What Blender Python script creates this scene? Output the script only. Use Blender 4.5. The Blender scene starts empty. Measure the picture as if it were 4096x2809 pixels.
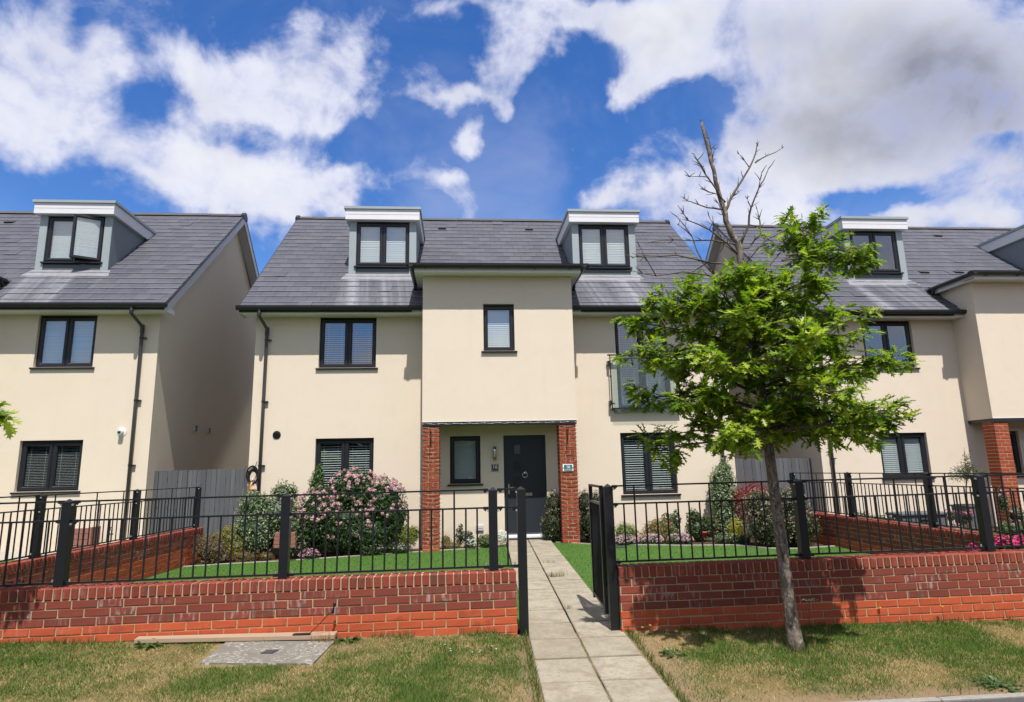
import bpy, bmesh, math, random
from mathutils import Vector, Matrix, Euler
random.seed(7)
S = bpy.context.scene
C = S.collection
pi = math.pi

# ------------------------------------------------------------------ camera
CAMLOC = Vector((0.0, -6.352, 1.4733))
PITCH, YAW, ROLL, FPX = 0.18893, 0.08444, -0.02162, 2527.04
_f = Vector((math.sin(YAW)*math.cos(PITCH), math.cos(YAW)*math.cos(PITCH), math.sin(PITCH)))
_r = Vector((math.cos(YAW), -math.sin(YAW), 0.0)); _u = _r.cross(_f)
CR = math.cos(ROLL)*_r + math.sin(ROLL)*_u
CU = -math.sin(ROLL)*_r + math.cos(ROLL)*_u
CF = _f
cam = bpy.data.cameras.new('camera'); camo = bpy.data.objects.new('camera', cam); C.objects.link(camo)
cam.sensor_width = 36.0; cam.lens = 36.0*FPX/4096.0; cam.clip_start = 0.05; cam.clip_end = 3000
M = Matrix.Identity(4)
for i in range(3):
    M[i][0] = CR[i]; M[i][1] = CU[i]; M[i][2] = -CF[i]; M[i][3] = CAMLOC[i]
camo.matrix_world = M
S.camera = camo
def project(P):
    q = Vector(P)-CAMLOC; w = q.dot(CF)
    if w < 0.2: return None
    return (512+FPX/4*q.dot(CR)/w, 351-FPX/4*q.dot(CU)/w, w)

# ------------------------------------------------------------------ light and exposure
SUN_D = Vector((-0.11, 1.0, -1.95)).normalized()
sun = bpy.data.lights.new('sun', 'SUN'); sun.energy = 5.0; sun.angle = math.radians(0.53); sun.color = (1.0, 0.955, 0.89)
suno = bpy.data.objects.new('sun', sun); C.objects.link(suno)
suno.rotation_euler = SUN_D.to_track_quat('-Z', 'Y').to_euler(); suno.location = (3, -20, 40)
S.view_settings.view_transform = 'Standard'; S.view_settings.look = 'None'
S.view_settings.exposure = 0.5; S.view_settings.gamma = 1.0
S.view_settings.use_curve_mapping = False

S.render.engine = 'CYCLES'
S.cycles.max_bounces = 7; S.cycles.diffuse_bounces = 3; S.cycles.use_adaptive_sampling = True; S.cycles.adaptive_threshold = 0.02; S.cycles.glossy_bounces = 3; S.cycles.transparent_max_bounces = 14; S.cycles.transmission_bounces = 3
S.cycles.caustics_reflective = False; S.cycles.caustics_refractive = False
# ------------------------------------------------------------------ node helper
class NT:
    def __init__(s, tree):
        s.t = tree; s.n = tree.nodes; s.l = tree.links
    def new(s, typ, **kw):
        n = s.n.new(typ)
        for k, v in kw.items():
            if k[0] == '_': setattr(n, k[1:], v)
        return n
    def put(s, sock, v):
        if isinstance(v, bpy.types.NodeSocket): s.l.new(v, sock)
        elif v is not None:
            try: sock.default_value = v
            except Exception: sock.default_value = (*v, 1.0)
    def math(s, op, a, b=None, c=None, clamp=False):
        n = s.n.new('ShaderNodeMath'); n.operation = op; n.use_clamp = clamp
        s.put(n.inputs[0], a); s.put(n.inputs[1], b); s.put(n.inputs[2], c)
        return n.outputs[0]
    def vmath(s, op, a, b=None):
        n = s.n.new('ShaderNodeVectorMath'); n.operation = op
        s.put(n.inputs[0], a); s.put(n.inputs[1], b)
        return n.outputs['Value'] if op in ('DOT_PRODUCT', 'LENGTH') else n.outputs[0]
    def mix(s, f, a, b, mode='MIX'):
        n = s.n.new('ShaderNodeMix'); n.data_type = 'RGBA'; n.blend_type = mode
        s.put(n.inputs[0], f); s.put(n.inputs[6], a if isinstance(a, bpy.types.NodeSocket) else (*a, 1.0)); s.put(n.inputs[7], b if isinstance(b, bpy.types.NodeSocket) else (*b, 1.0))
        return n.outputs[2]
    def noise(s, vec, scale, detail=3.0, rough=0.55, dist=0.0, dim='3D', out=0):
        n = s.n.new('ShaderNodeTexNoise'); n.noise_dimensions = dim
        if vec is not None: s.l.new(vec, n.inputs['Vector'])
        n.inputs['Scale'].default_value = scale; n.inputs['Detail'].default_value = detail
        n.inputs['Roughness'].default_value = rough; n.inputs['Distortion'].default_value = dist
        return n.outputs[out]
    def ramp(s, f, lo, hi, tlo=0.0, thi=1.0):
        n = s.n.new('ShaderNodeMapRange'); n.interpolation_type = 'SMOOTHSTEP'
        s.put(n.inputs[0], f); n.inputs[1].default_value = lo; n.inputs[2].default_value = hi
        n.inputs[3].default_value = tlo; n.inputs[4].default_value = thi
        return n.outputs[0]
    def pos(s):
        return s.n.new('ShaderNodeNewGeometry').outputs['Position']
    def sep(s, v):
        n = s.n.new('ShaderNodeSeparateXYZ'); s.l.new(v, n.inputs[0]); return n.outputs
    def comb(s, x, y, z=0.0):
        n = s.n.new('ShaderNodeCombineXYZ'); s.put(n.inputs[0], x); s.put(n.inputs[1], y); s.put(n.inputs[2], z); return n.outputs[0]
    def scale(s, v, xyz):
        n = s.n.new('ShaderNodeMapping'); s.l.new(v, n.inputs[0]); n.inputs['Scale'].default_value = xyz; return n.outputs[0]
    def attr(s, name, out='Fac'):
        n = s.n.new('ShaderNodeAttribute'); n.attribute_name = name; return n.outputs[out]
    def rnd(s):
        # one random number per object, or per piece where pieces are joined (attribute rnd)
        a = s.n.new('ShaderNodeObjectInfo').outputs['Random']
        return s.math('FRACT', s.math('ADD', a, s.attr('rnd')))
    def bump(s, h, strength=0.3, dist=0.01):
        n = s.n.new('ShaderNodeBump'); n.inputs['Strength'].default_value = strength; n.inputs['Distance'].default_value = dist
        s.l.new(h, n.inputs['Height']); return n.outputs[0]

# ------------------------------------------------------------------ world: Nishita sky with broken cloud
W = bpy.data.worlds.new('World'); S.world = W; W.use_nodes = True
t = NT(W.node_tree); t.n.clear()
sky = t.new('ShaderNodeTexSky'); sky.sky_type = 'NISHITA'; sky.sun_disc = False
sky.sun_elevation = math.radians(62.7); sky.sun_rotation = math.radians(174.0)
sky.altitude = 50; sky.air_density = 1.0; sky.dust_density = 0.4; sky.ozone_density = 3.0
BLOBS = [(-0.717,0.718,0.097,0.117,1),(-0.631,0.624,0.09,0.081,1),(-0.7,0.574,0.075,0.055,0.9),(-0.591,0.715,0.042,0.067,0.6),(-0.686,0.505,0.047,0.038,0.6),(-0.446,0.687,0.079,0.05,0.75),(-0.3,0.671,0.096,0.085,1),(-0.182,0.705,0.064,0.073,1),(-0.239,0.611,0.081,0.046,0.9),(-0.356,0.632,0.058,0.05,0.8),(-0.267,0.77,0.021,0.035,0.6),(-0.463,0.533,0.077,0.048,1),(-0.383,0.491,0.106,0.059,1),(-0.289,0.442,0.128,0.058,1.1),(-0.198,0.467,0.043,0.032,0.8),(-0.567,0.538,0.062,0.031,0.6),(-0.538,0.602,0.056,0.032,0.45),(0.12,0.786,0.064,0.077,1),(0.086,0.693,0.047,0.07,0.9),(0.008,0.635,0.092,0.024,0.85),(0.169,0.825,0.131,0.041,0.9),(0.258,0.819,0.074,0.037,0.7),(0.1,0.616,0.031,0.021,0.6),(-0.03,0.829,0.071,0.023,0.6),(0.187,0.661,0.032,0.026,0.35),(0.034,0.556,0.027,0.037,0.75),(0.011,0.483,0.034,0.014,0.5),(0.12,0.489,0.014,0.011,0.35),(-0.104,0.533,0.059,0.049,0.22),(0.341,0.706,0.09,0.058,1),(0.454,0.782,0.144,0.093,1.1),(0.315,0.674,0.061,0.035,0.8),(0.61,0.826,0.193,0.086,1.1),(0.573,0.634,0.126,0.108,1.1),(0.685,0.584,0.162,0.116,1.2),(0.851,0.678,0.231,0.188,1.3),(0.994,0.794,0.203,0.147,1.2),(1.046,0.684,0.063,0.104,0.9),(0.528,0.504,0.098,0.051,1),(0.256,0.458,0.05,0.023,0.8),(0.365,0.468,0.075,0.045,1.1),(0.45,0.437,0.112,0.062,1.1),(0.541,0.438,0.06,0.037,0.8),(0.797,0.429,0.101,0.021,0.7),(0.991,0.431,0.069,0.032,0.9),(-0.52,0.631,0.053,0.028,-0.55),(-0.63,0.755,0.028,0.076,-0.3),(-0.391,0.739,0.044,0.051,-0.35),(0.228,0.693,0.06,0.062,-0.75),(0.421,0.63,0.065,0.044,-0.7),(1.024,0.611,0.053,0.036,-0.8),(0.694,0.465,0.167,0.024,-0.8),(-0.105,0.573,0.09,0.066,-0.3),(-0.352,0.559,0.036,0.024,-0.5)]
GREY = [(0.878,0.743,0.262,0.143,1),(0.685,0.584,0.179,0.08,0.75),(0.987,0.655,0.189,0.112,0.6),(0.54,0.804,0.138,0.056,0.25),(-0.674,0.704,0.084,0.075,0.25)]
d = t.new('ShaderNodeTexCoord').outputs['Generated']
dx, dy, dz = t.sep(d)
dyc = t.math('MAXIMUM', dy, 0.05)
u = t.math('DIVIDE', dx, dyc); v = t.math('DIVIDE', dz, dyc)
uv = t.comb(u, v)
w1 = t.noise(d, 5.0, 3.0, 0.6, out=1); w2 = t.noise(d, 22.0, 3.0, 0.6, out=1)
off = t.vmath('ADD', t.vmath('MULTIPLY', t.vmath('SUBTRACT', w1, (0.5, 0.5, 0.5)), (0.16, 0.13, 0.0)),
              t.vmath('MULTIPLY', t.vmath('SUBTRACT', w2, (0.5, 0.5, 0.5)), (0.075, 0.06, 0.0)))
uvw = t.vmath('ADD', uv, off)
def blobsum(L, vec):
    acc = None
    for (bu, bv, ru, rv, s_) in L:
        q = t.vmath('MULTIPLY', t.vmath('SUBTRACT', vec, (bu, bv, 0.0)), (1.18/ru, 1.18/rv, 0.0))
        g = t.math('MULTIPLY', t.math('POWER', 2.0, t.math('MULTIPLY', t.vmath('DOT_PRODUCT', q, q), -1.0)), s_)
        acc = g if acc is None else t.math('ADD', acc, g)
    return acc
dens = t.math('MINIMUM', blobsum(BLOBS, uvw), 1.1)
fb = t.noise(d, 7.0, 6.0, 0.58, 0.45)
fb2 = t.noise(d, 26.0, 4.0, 0.6, 0.3)
fine = t.math('ADD', t.math('MULTIPLY', t.math('SUBTRACT', fb, 0.5), 2.9), t.math('MULTIPLY', t.math('SUBTRACT', fb2, 0.5), 0.75))
dens_in = t.math('ADD', dens, fine)
# the same broken cloud goes on over the rest of the dome
big = t.noise(d, 2.6, 3.0, 0.5)
dens_out = t.math('ADD', t.math('MULTIPLY', t.math('SUBTRACT', big, 0.20), 2.6), fine)
infr = t.math('MULTIPLY', t.math('MULTIPLY', t.ramp(t.math('ABSOLUTE', t.math('SUBTRACT', u, 0.16)), 0.85, 1.25, 1, 0), t.ramp(v, 0.8, 1.1, 1, 0)), t.ramp(dy, 0.1, 0.3))
den = t.math('ADD', t.math('MULTIPLY', dens_in, infr), t.math('MULTIPLY', dens_out, t.math('SUBTRACT', 1.0, infr)))
cov = t.math('MAXIMUM', t.ramp(den, 0.12, 1.02), t.ramp(t.noise(d, 3.6, 5.0, 0.6, 0.5), 0.44, 0.80, 0.0, 0.26))
thick = t.ramp(den, 0.6, 1.5)
g_in = t.math('MULTIPLY', blobsum(GREY, uvw), infr)
shade = t.math('ADD', t.math('MULTIPLY', g_in, 0.72), t.math('MULTIPLY', t.ramp(t.noise(d, 5.5, 4.0, 0.6), 0.42, 0.72), 0.28), clamp=True)
ccol = t.mix(shade, (0.90, 0.92, 1.0), (0.27, 0.285, 0.36))
ccol = t.mix(t.math('MULTIPLY', t.math('SUBTRACT', 1.0, thick), 0.6), ccol, (0.62, 0.66, 0.92))
hs = t.new('ShaderNodeHueSaturation'); hs.inputs['Hue'].default_value = 0.512; hs.inputs['Saturation'].default_value = 1.3; hs.inputs['Value'].default_value = 1.45
t.l.new(sky.outputs[0], hs.inputs['Color'])
cc = t.vmath('MULTIPLY', ccol, (8.0, 8.0, 8.0))
skyc = t.mix(cov, hs.outputs[0], cc)
bg = t.new('ShaderNodeBackground'); bg.inputs['Strength'].default_value = 0.085
t.l.new(skyc, bg.inputs['Color'])
wo = t.new('ShaderNodeOutputWorld'); t.l.new(bg.outputs[0], wo.inputs['Surface'])
W.cycles.sampling_method = 'MANUAL'; W.cycles.sample_map_resolution = 512

# ------------------------------------------------------------------ materials
def material(name, build, rough=0.8, spec=0.3, metal=0.0):
    m = bpy.data.materials.new(name); m.use_nodes = True
    k = NT(m.node_tree); b = k.n['Principled BSDF']
    b.inputs['Roughness'].default_value = rough; b.inputs['Specular IOR Level'].default_value = spec; b.inputs['Metallic'].default_value = metal
    build(k, b)
    return m
def flat(col, jitter=0.12, scale=30.0, bump=0.0):
    def f(k, b):
        p = k.pos()
        n = k.noise(p, scale, 3.0)
        hi = tuple(min(1, c*(1+jitter)) for c in col); lo = tuple(c*(1-jitter) for c in col)
        k.put(b.inputs['Base Color'], k.mix(n, lo, hi))
        if bump: k.put(b.inputs['Normal'], k.bump(k.noise(p, scale*3, 3.0), 0.5, bump))
    return f
MT = {}
def f_render(k, b):
    p = k.pos()
    n = k.noise(p, 1.3, 4.0); fine_ = k.noise(p, 150.0, 2.0, 0.7)
    streak = k.noise(k.scale(p, (6.0, 6.0, 0.45)), 1.0, 5.0, 0.6)
    c = k.mix(n, (0.618, 0.533, 0.428), (0.668, 0.581, 0.470))
    c = k.mix(k.math('MULTIPLY', k.ramp(streak, 0.52, 0.78), 0.06), c, (0.36, 0.31, 0.23))
    c = k.mix(k.math('MULTIPLY', k.ramp(fine_, 0.35, 0.7), 0.16), c, (0.45, 0.38, 0.28))
    c = k.mix(k.math('MULTIPLY', k.ramp(k.noise(p, 2.6, 5.0, 0.6), 0.48, 0.72), 0.14), c, (0.47, 0.39, 0.29))
    c = k.mix(k.math('MULTIPLY', k.ramp(k.noise(k.scale(p, (1.2, 1.2, 4.0)), 1.0, 4.0), 0.55, 0.75), 0.10), c, (0.74, 0.66, 0.56))
    z = k.sep(p)[2]
    c = k.mix(k.math('MULTIPLY', k.math('MULTIPLY', k.ramp(z, 0.55, 0.0), k.ramp(k.noise(p, 7.0, 4.0), 0.35, 0.7)), 0.35), c, (0.33, 0.27, 0.19))
    k.put(b.inputs['Base Color'], c)
    h = k.math('ADD', fine_, k.math('MULTIPLY', k.noise(p, 45.0, 3.0, 0.7), 0.6))
    k.put(b.inputs['Normal'], k.bump(h, 0.55, 0.006))
MT['render'] = material('cream_render', f_render, 0.92, 0.15)
def brick(c1, c2, c3, eff):
    def f(k, b):
        r = k.rnd()
        oc = k.n.new('ShaderNodeTexCoord').outputs['Object']
        p = k.vmath('ADD', k.pos(), k.comb(k.math('MULTIPLY', r, 37.0), 0.0, 0.0))
        c = k.mix(r, c1, c2)
        r2 = k.math('FRACT', k.math('MULTIPLY', r, 7.31))
        patch = k.math('MULTIPLY', k.ramp(k.noise(p, 9.0, 3.0), 0.5, 0.62), k.ramp(r2, 0.45, 0.8))
        c = k.mix(k.math('MULTIPLY', patch, 0.8), c, c3)
        c = k.mix(k.math('MULTIPLY', k.ramp(k.noise(p, 60.0, 4.0, 0.7), 0.35, 0.75), 0.35), c, tuple(x*0.55 for x in c1))
        r3 = k.math('FRACT', k.math('MULTIPLY', r, 13.7))
        st = k.math('MULTIPLY', k.math('MULTIPLY', k.ramp(k.noise(k.scale(p, (26.0, 26.0, 5.0)), 1.0, 3.0, 0.6), 0.5, 0.72), k.ramp(r3, 0.55, 0.95)), eff)
        c = k.mix(st, c, (0.55, 0.52, 0.52))
        k.put(b.inputs['Base Color'], c)
        k.put(b.inputs['Normal'], k.bump(k.noise(p, 120.0, 4.0, 0.7), 0.55, 0.004))
    return f
MT['brick_dark'] = material('brick_dark_red', brick((0.165, 0.042, 0.029), (0.23, 0.054, 0.034), (0.125, 0.062, 0.038), 0.42), 0.85, 0.2)
MT['brick_cope'] = material('brick_coping_red', brick((0.175, 0.038, 0.026), (0.255, 0.055, 0.034), (0.12, 0.05, 0.04), 0.2), 0.85, 0.2)
MT['brick_orange'] = material('brick_orange_red', brick((0.385, 0.078, 0.031), (0.44, 0.092, 0.037), (0.30, 0.066, 0.033), 0.12), 0.85, 0.2)
MT['brick_pier'] = material('brick_pier_red', brick((0.27, 0.055, 0.027), (0.33, 0.070, 0.033), (0.22, 0.05, 0.03), 0.15), 0.85, 0.2)
MT['mortar'] = material('mortar_buff', flat((0.38, 0.30, 0.175), 0.22, 40.0, 0.004), 0.95, 0.1)
def f_slate(k, b):
    r = k.rnd(); p = k.pos()
    c = k.mix(r, (0.049, 0.052, 0.070), (0.072, 0.074, 0.094))
    c = k.mix(k.math('MULTIPLY', k.ramp(k.noise(p, 6.0, 5.0, 0.65), 0.4, 0.75), 0.35), c, (0.086, 0.087, 0.10))
    x, y, z = k.sep(p)
    # pale run-off staining below each dormer apron
    acc = None
    for (cx, hw) in ((-1.85, 0.95), (3.60, 1.0), (10.78, 0.95), (-9.0, 0.95)):
        m_ = k.ramp(k.math('ABSOLUTE', k.math('SUBTRACT', x, cx)), hw*0.75, hw*1.05, 1, 0)
        acc = m_ if acc is None else k.math('MAXIMUM', acc, m_)
    low = k.ramp(z, 6.10, 6.25, 1, 0)
    col = k.noise(k.comb(k.math('ADD', x, k.math('MULTIPLY', z, 0.18)), 0.0, 0.0), 1.7, 3.0, 0.6)
    st = k.math('MULTIPLY', k.math('MULTIPLY', acc, low), k.ramp(col, 0.40, 0.72))
    c = k.mix(k.math('MULTIPLY', st, k.ramp(k.noise(p, 14.0, 3.0), 0.1, 0.6, 0.3, 0.65)), c, (0.29, 0.295, 0.32))
    k.put(b.inputs['Base Color'], c)
    k.put(b.inputs['Roughness'], k.ramp(k.noise(p, 20.0, 3.0), 0.2, 0.8, 0.5, 0.75))
    k.put(b.inputs['Normal'], k.bump(k.noise(p, 70.0, 4.0, 0.7), 0.3, 0.003))
MT['slate'] = material('slate_grey', f_slate, 0.6, 0.35)
MT['slate_edge'] = material('slate_cut_edge', flat((0.21, 0.20, 0.20), 0.4, 9.0), 0.85)
MT['deck'] = material('roof_deck_dark', flat((0.03, 0.03, 0.034), 0.2), 0.9)
MT['ridge'] = material('ridge_tile_grey', flat((0.075, 0.07, 0.066), 0.35, 25.0, 0.003), 0.85)
MT['white'] = material('white_trim', flat((0.66, 0.66, 0.66), 0.06, 4.0), 0.45, 0.4)
MT['fascia_white'] = material('dormer_fascia_white', flat((0.60, 0.595, 0.615), 0.07, 4.0), 0.5, 0.3)
MT['verge_grey'] = material('bargeboard_grey_white', flat((0.47, 0.47, 0.49), 0.05, 4.0), 0.5, 0.3)
MT['black'] = material('black_plastic', flat((0.012, 0.012, 0.013), 0.2), 0.38, 0.5)
MT['pipe'] = material('downpipe_grey_black', flat((0.045, 0.042, 0.042), 0.15, 8.0), 0.42, 0.5)
MT['frame'] = material('anthracite_frame', flat((0.013, 0.0145, 0.018), 0.1, 6.0), 0.38, 0.35)
MT['iron'] = material('black_iron_paint', flat((0.008, 0.009, 0.011), 0.3, 12.0), 0.36, 0.45)
MT['zinc'] = material('grey_green_cladding', flat((0.27, 0.31, 0.325), 0.06, 5.0), 0.55, 0.3)
MT['zinc_dark'] = material('grey_green_panel', flat((0.085, 0.103, 0.112), 0.06, 5.0), 0.55, 0.3)
MT['zinc_cheek'] = material('grey_green_cheek', flat((0.15, 0.18, 0.195), 0.06, 5.0), 0.55, 0.3)
MT['lead'] = material('lead_flashing', flat((0.20, 0.20, 0.215), 0.35, 9.0, 0.004), 0.55, 0.3)
MT['door'] = material('door_grey', flat((0.020, 0.025, 0.032), 0.08, 6.0), 0.38, 0.35)
MT['chrome'] = material('brushed_steel', flat((0.62, 0.62, 0.62), 0.05), 0.25, 0.5, 1.0)
MT['steel_dull'] = material('galvanised_bolt', flat((0.5, 0.5, 0.5), 0.1), 0.4, 0.5, 0.8)
MT['copper'] = material('copper_metal', flat((0.35, 0.16, 0.08), 0.2), 0.35, 0.5, 1.0)
def glassmix(k, tr, gl, f0):
    # Schlick reflectance that is the same from either side of the pane
    gm = k.n.new('ShaderNodeNewGeometry')
    c = k.math('ABSOLUTE', k.vmath('DOT_PRODUCT', gm.outputs['Incoming'], gm.outputs['Normal']))
    f = k.math('ADD', f0, k.math('MULTIPLY', k.math('POWER', k.math('SUBTRACT', 1.0, c), 5.0), 1.0-f0))
    mx = k.new('ShaderNodeMixShader'); k.l.new(f, mx.inputs[0]); k.l.new(tr.outputs[0], mx.inputs[1]); k.l.new(gl.outputs[0], mx.inputs[2])
    k.l.new(mx.outputs[0], k.n['Material Output'].inputs[0])
def f_glass(k, b):
    tr = k.new('ShaderNodeBsdfTransparent'); tr.inputs[0].default_value = (0.88, 0.92, 0.92, 1)
    gl = k.new('ShaderNodeBsdfGlossy'); gl.inputs['Roughness'].default_value = 0.015; gl.inputs[0].default_value = (0.95, 0.98, 1, 1)
    nb = k.bump(k.noise(k.pos(), 1.4, 2.0), 0.06, 0.02); k.l.new(nb, gl.inputs['Normal'])
    glassmix(k, tr, gl, 0.20)
MT['glass'] = material('window_glass', f_glass)
def f_glass2(k, b):
    tr = k.new('ShaderNodeBsdfTransparent'); tr.inputs[0].default_value = (0.86, 0.92, 0.90, 1)
    gl = k.new('ShaderNodeBsdfGlossy'); gl.inputs['Roughness'].default_value = 0.02
    glassmix(k, tr, gl, 0.07)
MT['glass2'] = material('balustrade_glass', f_glass2)
MT['frost'] = material('frosted_glass', flat((0.07, 0.08, 0.085), 0.05), 0.3, 0.5)
MT['blind'] = material('blind_white', flat((0.52, 0.56, 0.55), 0.03), 0.5, 0.3)
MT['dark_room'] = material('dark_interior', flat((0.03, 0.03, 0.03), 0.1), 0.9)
def f_wood(k, b):
    r = k.rnd(); p = k.vmath('ADD', k.pos(), k.comb(0.0, 0.0, k.math('MULTIPLY', r, 9.0)))
    g = k.noise(k.scale(p, (22.0, 22.0, 1.2)), 1.0, 5.0, 0.65)
    c = k.mix(g, (0.045, 0.050, 0.058), (0.165, 0.168, 0.172))
    c = k.mix(k.math('MULTIPLY', r, 0.75), c, (0.07, 0.072, 0.08))
    kn = k.ramp(k.noise(k.scale(p, (9.0, 9.0, 5.0)), 1.0, 2.0), 0.70, 0.76)
    c = k.mix(kn, c, (0.04, 0.038, 0.036))
    k.put(b.inputs['Base Color'], c); k.put(b.inputs['Normal'], k.bump(g, 0.5, 0.004))
MT['wood_grey'] = material('weathered_fence_board', f_wood, 0.9, 0.15)
def f_pine(k, b):
    p = k.pos(); g = k.noise(k.scale(p, (2.0, 45.0, 45.0)), 1.0, 5.0, 0.6)
    c = k.mix(g, (0.24, 0.165, 0.11), (0.38, 0.28, 0.20))
    k.put(b.inputs['Base Color'], c)
MT['pine'] = material('new_pine_timber', f_pine, 0.75, 0.25)
MT['brownwood'] = material('red_brown_wood', flat((0.22, 0.10, 0.075), 0.2, 20.0), 0.8)
def f_slab(k, b):
    r = k.rnd(); p = k.pos()
    c = k.mix(r, (0.27, 0.245, 0.19), (0.33, 0.30, 0.24))
    c = k.mix(k.math('MULTIPLY', k.ramp(k.noise(p, 5.0, 6.0, 0.7), 0.40, 0.65), 0.75), c, (0.20, 0.17, 0.12))
    c = k.mix(k.math('MULTIPLY', k.ramp(k.noise(p, 30.0, 4.0, 0.75), 0.48, 0.64), 0.6), c, (0.22, 0.155, 0.085))
    c = k.mix(k.ramp(k.noise(p, 75.0, 2.0, 0.6), 0.73, 0.78), c, (0.56, 0.55, 0.50))
    c = k.mix(k.math('MULTIPLY', k.ramp(k.noise(p, 260.0, 2.0), 0.3, 0.7), 0.25), c, (0.20, 0.18, 0.14))
    ox, oy, oz = k.sep(k.n.new('ShaderNodeTexCoord').outputs['Object'])
    ed = k.math('MAXIMUM', k.math('ADD', k.math('ABSOLUTE', ox), 0.055), k.math('ABSOLUTE', oy))
    ed = k.math('ADD', ed, k.math('MULTIPLY', k.math('SUBTRACT', k.noise(p, 25.0, 3.0), 0.5), 0.02))
    c = k.mix(k.math('MULTIPLY', k.ramp(ed, 0.266, 0.281), 0.45), c, (0.11, 0.092, 0.066))
    k.put(b.inputs['Base Color'], c); k.put(b.inputs['Normal'], k.bump(k.noise(p, 140.0, 4.0, 0.7), 0.45, 0.003))
MT['slab'] = material('concrete_paving', f_slab, 0.93, 0.15)
def f_cover(k, b):
    p = k.pos()
    c = k.mix(k.noise(p, 8.0, 4.0), (0.12, 0.108, 0.09), (0.19, 0.172, 0.145))
    sp = k.ramp(k.noise(k.scale(p, (30.0, 85.0, 30.0)), 1.0, 3.0, 0.55), 0.55, 0.62)
    c = k.mix(k.math('MULTIPLY', sp, k.ramp(k.noise(p, 3.5, 2.0), 0.35, 0.55)), c, (0.40, 0.385, 0.35))
    k.put(b.inputs['Base Color'], c); k.put(b.inputs['Normal'], k.bump(k.noise(p, 90.0, 4.0), 0.4, 0.004))
MT['cover'] = material('lichened_concrete', f_cover, 0.95, 0.1)
MT['kerb'] = material('kerb_concrete', flat((0.24, 0.225, 0.20), 0.3, 30.0, 0.003), 0.95, 0.1)
MT['asphalt'] = material('asphalt', flat((0.075, 0.07, 0.07), 0.5, 120.0, 0.006), 0.95, 0.15)
def f_verge(k, b):
    p = k.pos()
    a = k.noise(p, 1.6, 5.0, 0.62); bb = k.noise(p, 55.0, 4.0, 0.75)
    c = k.mix(k.ramp(a, 0.36, 0.62), (0.075, 0.10, 0.028), (0.33, 0.24, 0.12))
    c = k.mix(k.math('MULTIPLY', k.ramp(bb, 0.35, 0.7), 0.6), c, (0.10, 0.085, 0.035))
    c = k.mix(k.math('MULTIPLY', k.ramp(k.noise(p, 120.0, 3.0, 0.7), 0.55, 0.75), 0.5), c, (0.36, 0.27, 0.14))
    bare = k.attr('bare')
    c = k.mix(k.math('MULTIPLY', bare, k.ramp(k.noise(p, 18.0, 4.0), 0.25, 0.6, 0.55, 1.0)), c, (0.27, 0.19, 0.115))
    k.put(b.inputs['Base Color'], c); k.put(b.inputs['Normal'], k.bump(k.noise(p, 85.0, 5.0, 0.75), 0.9, 0.02))
MT['verge'] = material('dry_verge_soil_and_thatch', f_verge, 1.0, 0.05)
def f_turf(k, b):
    p = k.pos()
    c = k.mix(k.noise(p, 90.0, 4.0, 0.7), (0.030, 0.082, 0.010), (0.078, 0.165, 0.026))
    c = k.mix(k.ramp(k.noise(p, 1.4, 3.0), 0.35, 0.7), c, (0.058, 0.125, 0.022))
    k.put(b.inputs['Base Color'], c); k.put(b.inputs['Normal'], k.bump(k.noise(p, 160.0, 3.0, 0.7), 0.9, 0.012))
MT['turf'] = material('artificial_turf', f_turf, 0.8, 0.2)
MT['soil'] = material('bed_soil', flat((0.065, 0.045, 0.03), 0.5, 35.0, 0.02), 1.0, 0.05)
MT['ground'] = material('plain_ground', flat((0.12, 0.11, 0.06), 0.3, 6.0), 1.0, 0.05)
MT['gravel'] = material('grey_paved_strip', flat((0.33, 0.31, 0.27), 0.25, 25.0, 0.004), 0.95, 0.1)
def leafmat(name, trans=0.35, rough=0.45, spec=0.35):
    # colour comes from the per-leaf attribute tint (real leaf colour; bush hearts have shade darkened in)
    m = bpy.data.materials.new(name); m.use_nodes = True
    k = NT(m.node_tree); b = k.n['Principled BSDF']
    col = k.n.new('ShaderNodeAttribute'); col.attribute_name = 'tint'
    c = k.mix(k.math('MULTIPLY', k.ramp(k.noise(k.pos(), 35.0, 2.0), 0.3, 0.7), 0.25), col.outputs['Color'], (0.02, 0.03, 0.01))
    k.put(b.inputs['Base Color'], c); b.inputs['Roughness'].default_value = rough; b.inputs['Specular IOR Level'].default_value = spec
    tl = k.new('ShaderNodeBsdfTranslucent'); k.l.new(k.mix(1.0, c, (1.0, 1.15, 0.45), 'MULTIPLY'), tl.inputs['Color'])
    mx = k.new('ShaderNodeMixShader'); mx.inputs[0].default_value = trans
    k.l.new(b.outputs[0], mx.inputs[1]); k.l.new(tl.outputs[0], mx.inputs[2]); k.l.new(mx.outputs[0], k.n['Material Output'].inputs[0])
    return m
MT['leaf'] = leafmat('shrub_leaf'); MT['oak'] = leafmat('oak_leaf', 0.52, 0.42, 0.35); MT['petal'] = leafmat('flower_petal', 0.25, 0.7, 0.1); MT['blade'] = leafmat('grass_blade', 0.3, 0.7, 0.1)
def f_oakobj(k, b):
    # nearest leaves: one mesh shared, tint by object
    r = k.rnd()
    c = k.mix(r, (0.16, 0.265, 0.022), (0.40, 0.47, 0.048))
    k.put(b.inputs['Base Color'], c); b.inputs['Roughness'].default_value = 0.42; b.inputs['Specular IOR Level'].default_value = 0.35
    tl = k.new('ShaderNodeBsdfTranslucent'); k.l.new(k.mix(1.0, c, (1.0, 1.15, 0.45), 'MULTIPLY'), tl.inputs['Color'])
    mx = k.new('ShaderNodeMixShader'); mx.inputs[0].default_value = 0.48
    k.l.new(b.outputs[0], mx.inputs[1]); k.l.new(tl.outputs[0], mx.inputs[2]); k.l.new(mx.outputs[0], k.n['Material Output'].inputs[0])
MT['oakobj'] = material('oak_leaf_near', f_oakobj)
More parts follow.
